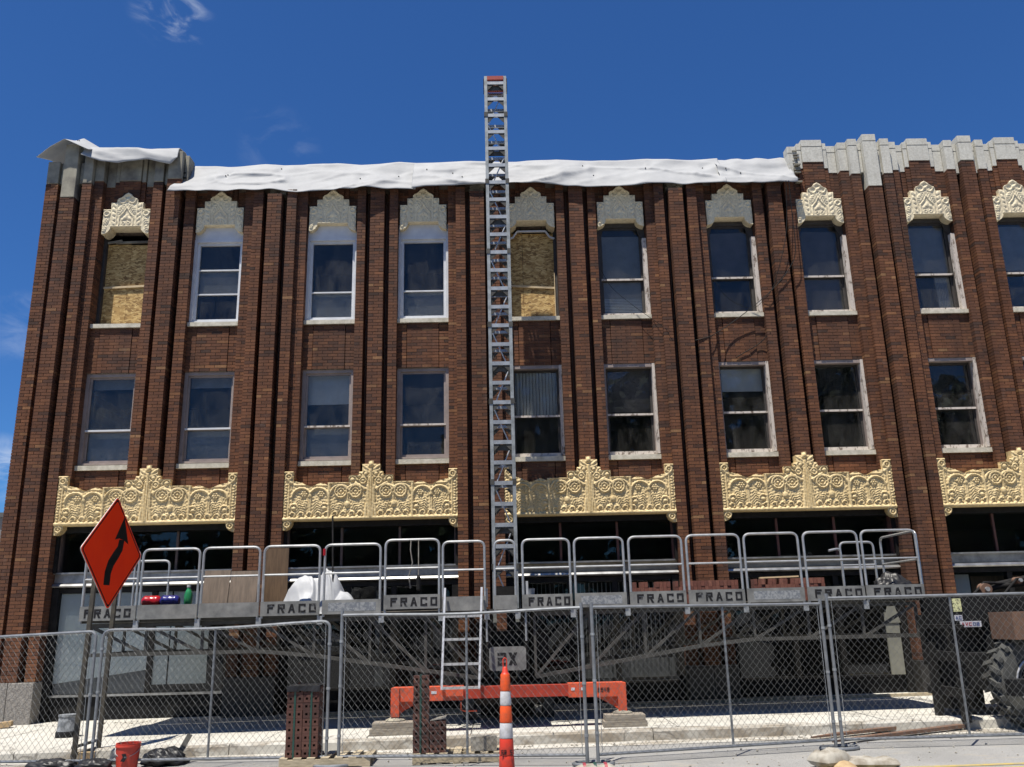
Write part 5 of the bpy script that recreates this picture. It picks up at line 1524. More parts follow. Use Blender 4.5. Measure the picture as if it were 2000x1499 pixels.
c = mixc(t, 1.0, c, ramp(t, f, [(0.3, (0.7, 0.7, 0.7)), (0.7, (1.2, 1.2, 1.2))]), 'MULTIPLY')
t.links.new(c, b.inputs['Base Color']); b.inputs['Roughness'].default_value = 0.85
MAT['pack_brick'] = m
brick_row('brick_row', 9.05, 9.70, 4, 'row of red bricks on the deck behind the rail, left of the brick pier')
brick_row('brick_row', 9.74, 10.85, 4, 'long row of red bricks on the deck in front of the brick pier')
brick_row('brick_row', 11.05, 12.25, 4, 'row of red bricks on the deck with a loose board on top')
s = MB(); s.obox((11.5, -2.55, dz_(11.5) + 0.39), (0.32, 0, 0.006), (0, 0.05, 0), (0, 0, 0.012))
tagobj(s.build('loose_board', 'fresh_wood', loc=(11.5, -2.55, dz_(11.5) + 0.385)), 'short pale board lying on top of the deck bricks', 'board')
lump('rubbish_bag', 'black_plastic', (13.35, -2.6, dz_(13.3)), 0.28, 0.22, 0.24, 9.0, 'crumpled black rubbish bag at the right end of the platform', 'bag', 0.3, 22, 2.6)
s = MB(); s.lathe([(0.055, 0), (0.065, 0.30), (0.07, 0.31)], (7.36, -2.75, dz_(7.3)), 14)
tagobj(s.build('white_tub', 'plastic_white', loc=(7.36, -2.75, dz_(7.3)), smooth=True), 'small white tub on the deck just right of the mast', 'tub')
s = MB()
s.tube([(5.44, -3.07, 3.06), (5.43, -3.06, 2.9), (5.46, -3.02, 2.7), (5.40, -2.98, 2.5), (5.42, -2.95, 2.3)], 0.010, 6)
cbl = tagobj(s.build('hanging_cord', 'sack_paper', loc=(5.44, -3.07, 3.06), smooth=True), 'two pale cords hanging from the guard rail left of the mast', 'cord')
s = MB(); s.tube([(5.56, -3.07, 3.06), (5.56, -3.05, 2.5)], 0.008, 6); s.build('cord', 'sack_paper', cbl)
s = MB(); s.lathe([(0.02, 0), (0.035, 0.02), (0.035, 0.20), (0.02, 0.24)], (5.56, -3.05, 2.26), 10); s.build('weight', 'dark_metal', cbl)
s = MB(); s.tube([(4.05, -3.05, 2.84), (4.05, -3.05, 2.95)], 0.027, 8); tagobj(s.build('tape_wrap', 'plastic_red', loc=(4.05, -3.05, 2.84)), 'red tape wrapped round a guard rail post', 'tape')
# cables hanging over the facade
def cable(name, pts, r_, label, mat='cable_black'):
    P_ = [Vector(p) for p in pts]; out_ = []
    for i in range(len(P_) - 1):
        p0 = P_[max(i - 1, 0)]; p1 = P_[i]; p2 = P_[i + 1]; p3 = P_[min(i + 2, len(P_) - 1)]
        for k in range(6):
            u = k / 6
            out_.append(0.5 * ((2 * p1) + (-p0 + p2) * u + (2 * p0 - 5 * p1 + 4 * p2 - p3) * u * u + (-p0 + 3 * p1 - 3 * p2 + p3) * u ** 3))
    out_.append(P_[-1])
    s = MB(); s.tube(out_, r_, 6)
    return tagobj(s.build(name, mat, loc=tuple(P_[0]), smooth=True), label, 'cable', 'cables on the facade')
cable('cable', [(13.24, -0.30, 10.85), (13.20, -0.27, 10.2), (13.12, -0.26, 9.6), (12.98, -0.26, 9.1), (12.78, -0.18, 8.5), (12.60, -0.16, 8.2)], 0.007, 'thin black cable falling from the tarp past the pier left of the coping')
cable('cable', [(13.30, -0.30, 10.85), (13.30, -0.27, 10.0), (13.28, -0.26, 9.2), (13.10, -0.22, 8.8), (12.70, -0.20, 8.35), (12.2, -0.10, 7.95), (11.7, -0.08, 7.6), (11.3, -0.20, 7.35), (10.9, -0.22, 7.25)], 0.009, 'black cable swinging down across the window sill to the left')
cable('cable', [(12.62, -0.16, 8.25), (12.35, -0.05, 8.02), (12.05, -0.02, 8.1), (11.75, 0.0, 8.35), (11.55, 0.02, 8.75)], 0.005, 'slack cable looped across a third floor window')
cable('cable', [(12.62, -0.10, 7.45), (12.40, 0.0, 7.25), (12.15, 0.0, 7.1), (11.88, 0.01, 6.95)], 0.009, 'black cable end drooping on the brick below that window')
cable('cable', [(9.15, -0.02, 8.95), (9.35, -0.03, 8.55), (9.75, -0.05, 8.15), (10.2, -0.12, 7.75), (10.5, -0.26, 7.45)], 0.005, 'thin cable crossing the blind-covered third floor window')

# ------------------------------------------------------------------ chain-link fence panels
def chain_mesh(W, H_, dw=0.088, dh=0.104, r_=0.0021):
    """woven wires: two families of diagonals that kink where they cross"""
    vs = []; fs = []
    sl_ = dh / dw
    def add_wire(pts, pv):
        base = len(vs); n = len(pts)
        for p in pts:
            for k in range(3):
                an = 2 * math.pi * k / 3
                vs.append((p[0] + r_ * math.cos(an) * pv[0], p[1] + r_ * math.sin(an), p[2] + r_ * math.cos(an) * pv[1]))
        for i in range(n - 1):
            for k in range(3):
                fs.append((base + i * 3 + k, base + i * 3 + (k + 1) % 3, base + (i + 1) * 3 + (k + 1) % 3, base + (i + 1) * 3 + k))
    n0 = int(-(H_ / sl_) / dw) - 2; n1 = int(W / dw) + 2
    for fam in (1, -1):
        for k in range(n0, n1 + (0 if fam > 0 else int(H_ / sl_ / dw) + 2)):
            pts = []
            steps = int(H_ / (dh / 2)) + 1
            for j in range(steps + 1):
                z = min(H_, j * dh / 2)
                x = k * dw + fam * z / sl_
                if -0.001 <= x <= W + 0.001:
                    pts.append((x + 0.0025 * (1 if (j + k) % 2 else -1), 0.0035 * fam * (1 if j % 2 else -1), z))
            if len(pts) > 1: add_wire(pts, (dh / math.hypot(dw, dh), -fam * dw / math.hypot(dw, dh)))
    me = bpy.data.meshes.new('chain_link'); me.from_pydata(vs, [], fs); me.update()
    return me
def fence_panel(label, A, B, zA, zB, sag, mid=0.5, round_=True, z0=0.10, H_=None):
    """A,B: ground ends (x,y); zA,zB top heights; built in local coordinates along the panel"""
    A = Vector((A[0], A[1])); B = Vector((B[0], B[1]))
    W = (B - A).length; ang = math.atan2(B.y - A.y, B.x - A.x)
    g0 = gz(A.x)
    root = empty('chain_link_fence', (A.x, A.y, g0), ang, label, 'fence', 'temporary chain-link fence panels')
    slope = gz(B.x) - g0
    def top_z(u): return (zA - g0) * (1 - u) + (zB - g0) * u - sag * math.sin(math.pi * u) ** 2
    n = 14
    s = MB()
    tops = [(W * k / n, 0, top_z(k / n)) for k in range(n + 1)]
    if round_:
        pts = rounded([(0, 0, 0.04)] + [tops[0]] + tops[1:-1] + [tops[-1]] + [(W, 0, slope + 0.04)], 0.13, 5)
        s.tube(pts, 0.0205, 8)
    else:
        s.tube(tops, 0.019, 8)
        s.tube([(0, 0, 0.04), (0, 0, tops[0][2] + 0.06)], 0.022, 8); s.tube([(W, 0, slope + 0.04), (W, 0, tops[-1][2] + 0.06)], 0.022, 8)
    s.tube([(0.02, 0, z0 + 0.02), (W - 0.02, 0, z0 + 0.02 + slope)], 0.019, 8)
    s.build('frame', 'fence_tube', root, True, local=True)
    s = MB(); xm = W * mid
    s.tube([(xm, 0.012, z0 + 0.02 + slope * mid), (xm, 0.012, top_z(mid))], 0.016, 8); s.build('mid_post', 'fence_tube', root, True, local=True)
    Hm = min(zA, zB) - g0 - z0 - 0.03
    me = chain_mesh(W - 0.05, Hm)
    # follow the sagging top rail
    co = np.empty(len(me.vertices) * 3); me.vertices.foreach_get('co', co); co = co.reshape(-1, 3)
    u = np.clip((co[:, 0] + 0.025) / W, 0, 1); f_ = co[:, 2] / Hm
    topz = (zA - g0) * (1 - u) + (zB - g0) * u - sag * np.sin(np.pi * u) ** 2 - 0.005
    botz = z0 + 0.03 + slope * u
    co[:, 2] = botz + f_ * (topz - botz)
    co[:, 1] += 0.02 * np.sin(u * 9 + f_ * 4) * np.sin(np.pi * f_) - 0.02
    co[:, 0] += 0.025 + 0.012 * np.sin(f_ * 7 + u * 5) * np.sin(np.pi * u)
    me.vertices.foreach_set('co', co.ravel()); me.update()
    link('chain_link', me, 'fence_wire', root, kind='stuff')
    for x in (0.0, W):
        for z in (0.35, 0.95, 1.5):
            s = MB(); s.lathe([(0.027, 0), (0.027, 0.03)], (x, 0, z), 8); s.build('tie_band', 'galvanised', root, local=True)
    for x, u in ((0.055, 0.02), (W - 0.055, 0.98)):
        s = MB(); s.tube([(x, -0.01, z0 + 0.05), (x, -0.01, top_z(u) - 0.03)], 0.004, 5); s.build('tension_bar', 'galvanised', root, local=True)
    return root
fence_panel('chain-link panel at the far left edge with rounded corner', (-1.62, -4.55), (1.40, -5.02), 1.66, 1.755, -0.0, 0.47)
fence_panel('chain-link panel behind the orange sign with a dipping top rail', (1.50, -5.03), (4.62, -5.42), 1.765, 1.815, 0.035, 0.50)
fence_panel('chain-link panel between the two brick stacks and the access ladder', (4.78, -5.45), (7.87, -6.05), 1.885, 1.905, 0.03, 0.53, False)
fence_panel('chain-link panel right of the striped channelizer', (8.00, -6.05), (11.08, -5.52), 1.905, 1.885, 0.0, 0.56, False)
fence_panel('chain-link panel in front of the black telehandler at right', (11.17, -5.52), (14.25, -5.68), 1.955, 1.955, 0.0, 0.52, False)
def fence_foot(x, y, label):
    s = MB(); s.tube([(x + 0.24 * math.cos(R(a)), y + 0.15 * math.sin(R(a)), gz(x) + 0.025) for a in range(0, 360, 30)], 0.022, 8, closed=True)
    tagobj(s.build('fence_foot', 'fence_tube', loc=(x, y, gz(x)), smooth=True), label, 'fence foot', 'fence feet')
fence_foot(4.70, -5.44, 'steel ring foot where two fence panels meet beside the tall brick stack')
fence_foot(7.94, -6.06, 'steel ring foot where two fence panels meet right of the channelizer')
fence_foot(11.12, -5.52, 'steel ring foot where two fence panels meet near the torn sack')
fence_foot(1.45, -5.02, 'steel ring foot where two fence panels meet beside the orange sign')

# ------------------------------------------------------------------ orange diamond sign on two posts
SG = empty('road_sign', (1.17, -4.25, gz(1.2)), 0, 'tall orange diamond road sign with black bending arrow on two posts', 'sign')
SC = Vector((1.17, -4.25, 2.865)); SD = Vector((0.12, 0.993, 0)).normalized(); SN = Vector((SD.y, -SD.x, 0)); SR = 0.82
def sp_(u, v, n=0.0):
    return tuple(SC + SD * u + Vector((0, 0, v)) + SN * n)
def sign_poly(mb, poly, n0, n1):
    k = len(poly)
    vs = [sp_(u, v, n1) for u, v in poly] + [sp_(u, v, n0) for u, v in poly]
    mb.add(vs, [tuple(range(k)), tuple(range(2 * k - 1, k - 1, -1))] + [(i, i + k, (i + 1) % k + k, (i + 1) % k) for i in range(k)])
def diamond(r_, cr=0.05):
    out_ = []
    for a in (0, 90, 180, 270):
        c0 = Vector((math.cos(R(a)), math.sin(R(a)))) * (r_ - cr * 1.414)
        for k in range(-2, 3):
            an = R(a + k * 22.5); out_.append((c0.x + cr * math.cos(an) * 1.0, c0.y + cr * math.sin(an)))
    return out_
s = MB(); sign_poly(s, diamond(SR), 0.0, 0.012); s.build('sign_plate', 'sign_edge', SG)
s = MB(); sign_poly(s, diamond(SR - 0.006), 0.0122, 0.0140); plate = s.build('sign_face', 'sign_orange', SG)
s = MB()
o_, i_ = diamond(SR - 0.03, 0.045), diamond(SR - 0.062, 0.04); k = len(o_)
vs = [sp_(u, v, 0.0148) for u, v in o_] + [sp_(u, v, 0.0148) for u, v in i_]
s.add(vs, [(i, (i + 1) % k, (i + 1) % k + k, i + k) for i in range(k)]); s.build('sign_border', 'sign_black', SG)
# arrow: shaft rises, bends right, rises again to the head
lft = [(-0.17, -0.47), (-0.165, -0.28), (-0.10, -0.12), (0.03, 0.02), (0.115, 0.10), (0.135, 0.20)]
rgt = [(-0.01, -0.47), (0.00, -0.30), (0.05, -0.19), (0.17, -0.06), (0.255, 0.05), (0.28, 0.20)]
s = MB()
cl_ = lambda P: P
n_ = len(lft)
vs = [sp_(u, v, 0.0150) for u, v in lft] + [sp_(u, v, 0.0150) for u, v in rgt]
s.add(vs, [(i, i + n_, i + n_ + 1, i + 1) for i in range(n_ - 1)])
hd_ = [(0.02, 0.19), (0.135, 0.215), (0.28, 0.195), (0.40, 0.145), (0.23, 0.54)]
s.add([sp_(u, v, 0.0153) for u, v in hd_], [(0, 1, 4), (1, 2, 4), (2, 3, 4)])
s.build('arrow', 'sign_black', SG)
for u in (-0.30, 0.28):
    s = MB(); p = SC + SD * u - SN * 0.03
    lean = Vector((-0.02, 0.0, 0))
    s.bar((p.x + lean.x * 3, p.y, gz(1) + 0.0), (p.x, p.y, 3.15), 0.055); s.build('post', 'post_steel', SG)
s = MB(); pa = SC - SD * 0.32 - SN * 0.06; pb = SC + SD * 0.30 - SN * 0.06
s.bar((pa.x - 0.05, pa.y, 0.24), (pb.x - 0.05, pb.y, 0.26), 0.035); s.bar((pa.x - 0.05, pa.y, 0.14), (pb.x - 0.05, pb.y, 0.16), 0.035); s.build('cross_bar', 'post_steel', SG)
s = MB()
for u in (-0.3, 0.28):
    p = SC + SD * u; s.bar((p.x - 0.5, p.y, gz(1) + 0.035), (p.x + 0.5, p.y, gz(1) + 0.035), 0.05)
s.build('foot', 'post_steel', SG)

# ------------------------------------------------------------------ striped channelizer
x, y = 6.90, -6.42; g0 = gz(x)
CN = empty('channelizer', (x, y, g0), 0, 'orange and white striped traffic channelizer with loop handle', 'channelizer')
def rad(z): return 0.088 - (0.088 - 0.052) * (z - 0.05) / 1.05
zz = [0.05, 0.30, 0.50, 0.70, 0.90, 1.12]
mats = ['cone_red', 'cone_red', 'reflective_white', 'cone_orange', 'reflective_white', 'cone_orange']
bands = [(0.03, 0.285, 'cone_red'), (0.285, 0.50, 'cone_red'), (0.50, 0.685, 'reflective_white'), (0.685, 0.88, 'cone_orange'), (0.88, 1.06, 'reflective_white'), (1.06, 1.245, 'cone_orange')]
bands = [(0.03, 0.20, 'cone_red'), (0.20, 0.385, 'cone_red'), (0.385, 0.555, 'reflective_white'), (0.555, 0.745, 'cone_orange'), (0.745, 0.905, 'reflective_white'), (0.905, 1.10, 'cone_orange')]
for z0, z1, mt in bands:
    s = MB(); s.lathe([(rad(z0), z0 + 0.004), (rad(z0) + 0.004, z0 + 0.02), (rad(z1) + 0.003, z1 - 0.012), (rad(z1), z1 - 0.001)], (0, 0, 0), 20); s.build('band', mt, CN, True, local=True)
s = MB(); s.lathe([(0.05, 1.099), (0.034, 1.12), (0.030, 1.165), (0.02, 1.18)], (0, 0, 0), 14)
s.tube([(-0.019, 0, 1.17), (-0.022, 0, 1.22), (-0.020, 0, 1.265), (0, 0, 1.285), (0.020, 0, 1.265), (0.022, 0, 1.22), (0.019, 0, 1.17)], 0.0075, 8)
s.build('handle', 'cone_red', CN, True, local=True)
s = MB(); s.lathe([(0.21, 0), (0.21, 0.03), (0.15, 0.055), (0.118, 0.06)], (0, 0, 0), 8); s.build('rubber_base', 'rubber', CN, local=True)
s = MB(); quad_letters(s, 'RR S', -0.062, 0.215, 0.026, 0.055, -0.0905, 0.009, 0.008); s.build('lettering', 'black_letter', CN, local=True)

# ------------------------------------------------------------------ bricks on pallets
bm = MB()
w, h, d = 0.20, 0.092, 0.057
xs = [-0.1, -0.072, -0.042, -0.015, 0.015, 0.042, 0.072, 0.1]; zs_ = [0, 0.031, 0.061, 0.092]
for i in range(7):
    for j in range(3):
        hole = (i in (1, 3, 5)) and j == 1
        if not hole:
            bm.add([(xs[i], 0, zs_[j]), (xs[i + 1], 0, zs_[j]), (xs[i + 1], 0, zs_[j + 1]), (xs[i], 0, zs_[j + 1])], [(0, 1, 2, 3)])
        else:
            v4 = [(xs[i], zs_[j]), (xs[i + 1], zs_[j]), (xs[i + 1], zs_[j + 1]), (xs[i], zs_[j + 1])]
            bm.add([(a, 0, b_) for a, b_ in v4] + [(a, 0.05, b_) for a, b_ in v4], [(0, 1, 5, 4), (1, 2, 6, 5), (2, 3, 7, 6), (3, 0, 4, 7), (4, 5, 6, 7)])
bm.add([(-0.1, 0, 0), (0.1, 0, 0), (0.1, d, 0), (-0.1, d, 0), (-0.1, 0, h), (0.1, 0, h), (0.1, d, h), (-0.1, d, h)], [(1, 2, 6, 5), (2, 3, 7, 6), (3, 0, 4, 7), (4, 5, 6, 7), (3, 2, 1, 0)])
me_core = bm.mesh('brick')
m, t, b = new_mat('dark_brick')
oi = N(t, 'ShaderNodeObjectInfo')
f = noise_node(t, 30, 5, 0.7, 'World')
c = ramp(t, oi.outputs['Random'], [(0, (0.060, 0.026, 0.020)), (0.6, (0.085, 0.034, 0.025)), (1, (0.115, 0.050, 0.036))])
c = mixc(t, 1.0, c, ramp(t, f, [(0.3, (0.65, 0.65, 0.65)), (0.7, (1.2, 1.2, 1.2))]), 'MULTIPLY')
t.links.new(c, b.inputs['Base Color']); b.inputs['Roughness'].default_value = 0.85
MAT['dark_brick'] = m
def pallet(x, y, w, dp, label, ang=0.0):
    root = empty('pallet', (x, y, gz(x)), ang, label, 'pallet', 'wooden pallets')
    n = int(w / 0.145)
    for k in range(n):
        s = MB(); xa = -w / 2 + k * (w - 0.1) / (n - 1); s.box(xa, xa + 0.1, -dp / 2, dp / 2, 0.105, 0.125); s.build('deck_board', 'pallet_wood', root, local=True)
    for yy in (-dp / 2 + 0.02, 0, dp / 2 - 0.02):
        s = MB(); s.box(-w / 2, w / 2, yy - 0.02, yy + 0.02, 0.018, 0.104); s.build('stringer', 'pallet_wood', root, local=True)
    for k in (0, 1, 2):
        s = MB(); xa = -w / 2 + k * (w - 0.1) / 2; s.box(xa, xa + 0.1, -dp / 2, dp / 2, 0.0, 0.017); s.build('bottom_board', 'pallet_wood', root, local=True)
def brick_pack(x, y, cols, label, straps, cap=True):
    """cols: (x offset, rows) of brick columns, bed faces forward"""
    root = empty('brick_pack', (x, y, gz(x) + 0.127), 0, label, 'bricks', 'packs of cored bricks')
    for (ox, rows, depth) in cols:
        for r_ in range(rows):
            for k in range(depth):
                link('brick', me_core, 'dark_brick', root, loc=(ox + random.uniform(-0.004, 0.004), k * 0.0585 + random.uniform(-0.003, 0.003), 0.0935 * r_))
    for (sx, zt, dp) in straps:
        s = MB(); s.box(sx - 0.012, sx + 0.012, -0.006, -0.004, 0, zt); s.box(sx - 0.012, sx + 0.012, -0.006, dp, zt, zt + 0.003); s.build('strap', 'strap_green', root, local=True)
    return root
pallet(4.62, -5.22, 1.14, 0.62, 'weathered pallet carrying the taller brick pack')
pk = brick_pack(4.21, -5.47, [(0.0, 9, 6), (0.206, 9, 6)], 'strapped pack of cored red-brown bricks under black cover, beside the fence joint', [(0.0, 0.845, 0.35), (0.21, 0.845, 0.35)])
s = MB()
for k in range(8):
    xa = -0.105 + k * 0.0525; dz0 = random.uniform(-0.012, 0.012)
    s.add([(xa, -0.012 - random.uniform(0, 0.012), 0.79 + dz0), (xa + 0.0525, -0.012 - random.uniform(0, 0.01), 0.79 + dz0 * 0.5), (xa + 0.0525, -0.01, 0.858), (xa, -0.01, 0.855), (xa, 0.36, 0.862), (xa + 0.0525, 0.36, 0.862)], [(0, 1, 2, 3), (3, 2, 5, 4)])
s.build('cover', 'black_plastic', pk, local=True)
pallet(6.28, -5.25, 1.12, 0.6, 'grey pallet carrying the stepped brick pack')
brick_pack(5.82, -5.48, [(0.0, 10, 2), (0.0, 3, 4), (0.215, 4, 3)], 'stepped pack of cored bricks, tall at left and low at right', [(-0.005, 0.94, 0.12)])
s = MB(); s.prism([(-0.10, 0), (0.10, 0.03), (0.11, 0.055), (0.02, 0.04), (-0.09, 0.012)], -0.06, 0.06)
tagobj(s.build('stone_flake', 'sack_paper', loc=(0, 0, 0)), 'pale broken flake lying on the low end of the stepped brick pack', 'stone').location = (6.03, -5.40, gz(6) + 0.127 + 0.376)
s = MB(); s.box(6.45, 6.78, -5.45, -5.2, gz(6.5) + 0.128, gz(6.5) + 0.30); tagobj(s.build('concrete_block', 'sack_paper', loc=(6.6, -5.3, gz(6.5) + 0.128)), 'pale concrete block on the grey pallet', 'block')

# ------------------------------------------------------------------ buckets, sacks, rubble
def bucket(x, y, g0, r0, r1, h, mat, label, up=True):
    root = empty('bucket', (x, y, g0), 0, label, 'bucket')
    s = MB(); s.lathe([(r0, 0.0), (r1, h * 0.86), (r1 + 0.008, h * 0.865), (r1 + 0.008, h * 0.93), (r1, h * 0.935), (r1 + 0.004, h), (r1 - 0.008, h), (r0 - 0.01, 0.02)], (0, 0, 0), 24)
    s.build('pail', mat, root, True, local=True)
    s = MB(); s.tube([((r1 + 0.01) * math.cos(R(a)), (r1 + 0.012) * math.sin(R(a)) - 0.03 * math.sin(R(a)), h * 0.82 - 0.10 * abs(math.sin(R(a)))) for a in range(180, 361, 20)], 0.004, 6); s.build('handle', 'zinc_tube', root, local=True)
    return root
rb = bucket(2.0, -5.12, gz(2), 0.125, 0.150, 0.335, 'bucket_red', 'bright red plastic bucket at the foot of the fence')
s = MB(); s.prism([(-0.03, 0.13), (0.02, 0.12), (0.05, 0.17), (0.03, 0.22), (-0.02, 0.215), (0.0, 0.18)], -0.149, -0.143); s.build('logo', 'black_letter', rb, local=True)
gb = empty('grey_pail', (-0.05, -2.45, sz(0)), 0, 'dirty grey metal pail standing upside down on the pavement at left', 'bucket')
s = MB(); s.lathe([(0.165, 0), (0.165, 0.05), (0.155, 0.06), (0.14, 0.30), (0.15, 0.31), (0.15, 0.335)], (0, 0, 0), 20); s.build('pail', 'bucket_grey', gb, True, local=True)
s = MB(); s.lathe([(0.17, -0.001), (0.17, 0.07), (0.16, 0.09)], (0, 0, 0), 20, False); s.build('dark_rim', 'black_paint', gb, True, local=True)
lump('sandbag', 'black_plastic', (1.00, -5.08, gz(1)), 0.30, 0.18, 0.10, 4.0, 'black sandbag on the foot of the orange sign', 'sandbag', 0.2, 30, 2.2, crease=0.14, group='black bags by the fence')
lump('sandbag', 'black_plastic', (1.62, -5.22, gz(1.6)), 0.22, 0.16, 0.10, 5.5, 'dark grey sandbag between sign and red bucket', 'sandbag', 0.2, 30, 2.2, crease=0.14, group='black bags by the fence')
lump('rubbish_bag', 'black_plastic', (2.36, -4.75, gz(2.4)), 0.26, 0.2, 0.13, 7.7, 'crumpled black bag right of the red bucket', 'bag', 0.32, 20, 2.6, group='black bags by the fence')
s = MB(); s.bar((2.50, -4.72, gz(2.5) + 0.08), (2.62, -4.62, gz(2.5) + 0.36), 0.07, 0.012); tagobj(s.build('trowel_blade', 'truss_steel', loc=(2.5, -4.72, gz(2.5))), 'dark flat blade sticking up from the crumpled black bag', 'tool')
s = MB(); s.obox((1.30, -4.72, gz(1.3) + 0.10), (0.10, 0.02, 0), (-0.01, 0.05, 0), (0, 0, 0.09)); tagobj(s.build('wood_block', 'sack_tan', loc=(1.3, -4.72, gz(1.3))), 'orange-brown wood block behind the sign posts', 'block')
s = MB(); s.obox((-2.05, -0.75, sz(-2) + 0.05), (0.20, 0.05, 0.02), (-0.03, 0.10, 0), (0, 0, 0.045)); tagobj(s.build('wood_offcut', 'sack_tan', loc=(-2.05, -0.75, sz(-2))), 'short wood offcut on the pavement at the far left', 'offcut')
# torn cement sack at the lower right
TS = sack('cement_sack', 'sack_paper', (10.55, -6.78, gz(10.7)), 0.46, 0.34, 0.19, 0.5, 2.9, 'torn pale cement sack lying in the street at lower right', 'sack', 0.05)
s = MB(); s.lathe([(0.15, 0), (0.12, 0.05), (0.05, 0.09), (0.01, 0.10)], (0.08, -0.20, 0.0), 14); s.build('spilled_mix', 'sack_tan', TS, True, local=True)
sack('cement_sack', 'sack_paper', (10.98, -6.84, gz(11)), 0.60, 0.30, 0.11, -0.15, 6.9, 'flattened grey-white sack beside the torn cement sack', 'sack', 0.03)
SB = sack('sandbag', 'sack_paper', (7.90, -6.66, gz(7.9)), 0.50, 0.26, 0.11, 0.1, 8.8, 'pale striped sandbag on the fence foot right of the channelizer', 'sandbag', 0.02)
for k, mt in enumerate(('sticker_red', 'strap_green', 'sticker_red')):
    s = MB(); xa = -0.14 + k * 0.12
    s.add([(xa, -0.11, 0.07), (xa + 0.035, -0.11, 0.07), (xa + 0.035, -0.06, 0.113), (xa, -0.06, 0.113), (xa, 0.05, 0.120), (xa + 0.035, 0.05, 0.120)], [(0, 1, 2, 3), (3, 2, 5, 4)]); s.build('stripe', mt, SB, local=True)
# scattered rubble and mortar crumbs: nobody could count them
vs = []; fs = []
for k in range(1800):
    x = random.uniform(-2.5, 15)
    y = random.choice((random.gauss(-4.35, 0.14), random.gauss(-0.55, 0.12), random.uniform(-6.8, -4.3)))
    r_ = abs(random.gauss(0, 0.008)) + 0.004
    g0 = sz(x) if y > -4.08 else gz(x) + 0.005
    n0 = len(vs)
    for j in range(6):
        d = [(1, 0, 0), (-1, 0, 0), (0, 1, 0), (0, -1, 0), (0, 0, 1), (0, 0, -1)][j]
        q = r_ * random.uniform(0.6, 1.4)
        vs.append((x + d[0] * q, y + d[1] * q, g0 + r_ * 0.4 + d[2] * q * 0.6))
    for (a, b_, c_) in ((0, 2, 4), (2, 1, 4), (1, 3, 4), (3, 0, 4), (2, 0, 5), (1, 2, 5), (3, 1, 5), (0, 3, 5)): fs.append((n0 + a, n0 + b_, n0 + c_))
me = bpy.data.meshes.new('rubble'); me.from_pydata(vs, [], fs)
tagobj(link('rubble', me, 'sack_paper'), 'crumbs of mortar and grit scattered along kerb and wall', 'rubble', kind='stuff')
# strips of timber along the wall foot
for k, (x0, x1, yy) in enumerate(((3.0, 6.2, -0.62), (8.9, 12.2, -0.60), (12.4, 14.9, -0.66))):
    s = MB(); z0 = sz(x0); s.bar((x0, yy, sz(x0) + 0.025), (x1, yy + 0.05, sz(x1) + 0.025), 0.05, 0.09)
    tagobj(s.build('timber_batten', 'pallet_wood', loc=(x0, yy, z0)), ['pale timber batten along the wall foot behind the brick stacks', 'pale timber batten along the wall foot right of the mast', 'pale timber batten along the wall foot near the telehandler'][k], 'timber', 'battens along the wall foot')

# ------------------------------------------------------------------ black telehandler at the right edge
TX, TY = 14.55, -4.1
TH = empty('telehandler', (14.6, -4.0, gz(14.6)), 0, 'black telehandler with long forks, cut off by the right edge of the picture', 'telehandler')
g0 = gz(14.6)
s = MB(); s.box(13.75, 17.5, -3.95, -2.75, 0.62, 1.15); s.box(14.1, 17.5, -3.9, -2.8, 1.15, 1.95); s.box(13.62, 14.2, -3.95, -2.9, 1.55, 1.98)
body = s.build('chassis', 'black_paint', TH)
bv = body.modifiers.new('bevel', 'BEVEL'); bv.width = 0.03; bv.segments = 2
s = MB(); s.box(14.12, 15.3, -4.62, -4.0, 1.34, 1.72); s.build('side_box', 'rust_brown', TH)
s = MB(); s.box(13.9, 15.2, -4.75, -4.55, 0.60, 0.82); s.build('step_bar', 'black_paint', TH)
# front wheel with lugs
wc_ = Vector((14.50, -4.25, g0 + 0.63))
s = MB()
prof = [(0.30, -0.17), (0.42, -0.19), (0.56, -0.18), (0.61, -0.13), (0.62, 0.0), (0.61, 0.13), (0.56, 0.18), (0.42, 0.19), (0.30, 0.17)]
n = 36; base_i = 0
for (r_, yy) in prof:
    for k in range(n): s.v.append((wc_.x + r_ * math.cos(2 * math.pi * k / n), wc_.y + yy, wc_.z + r_ * math.sin(2 * math.pi * k / n)))
for i in range(len(prof) - 1):
    for k in range(n): s.f.append((i * n + k, i * n + (k + 1) % n, (i + 1) * n + (k + 1) % n, (i + 1) * n + k))
for k in range(22):
    for sd in (-1, 1):
        an = 2 * math.pi * (k + (0.5 if sd > 0 else 0)) / 22
        er = Vector((math.cos(an), 0, math.sin(an))); et = Vector((-math.sin(an), 0, math.cos(an)))
        c0 = wc_ + er * 0.625 + Vector((0, sd * 0.095, 0))
        s.obox(c0, er * 0.03, (et * 0.03 + Vector((0, sd * 0.10, 0))), et * 0.032)
tyre = s.build('tyre', 'rubber', TH)
s = MB()
for (r_, y0, y1) in ((0.36, -0.195, -0.16), (0.30, -0.15, -0.10)):
    pts = [(wc_.x + r_ * math.cos(R(a)), wc_.y + y0, wc_.z + r_ * math.sin(R(a))) for a in range(0, 360, 12)]
    s.tube(pts, 0.014, 6, closed=True)
s.build('rim', 'aluminium', tyre, True)
s = MB(); s.tube([(wc_.x, wc_.y - 0.12, wc_.z), (wc_.x, wc_.y + 0.1, wc_.z)], 0.33, 24); s.tube([(wc_.x, wc_.y - 0.2, wc_.z), (wc_.x, wc_.y - 0.12, wc_.z)], 0.12, 14); s.build('hub', 'dark_metal', tyre, True)
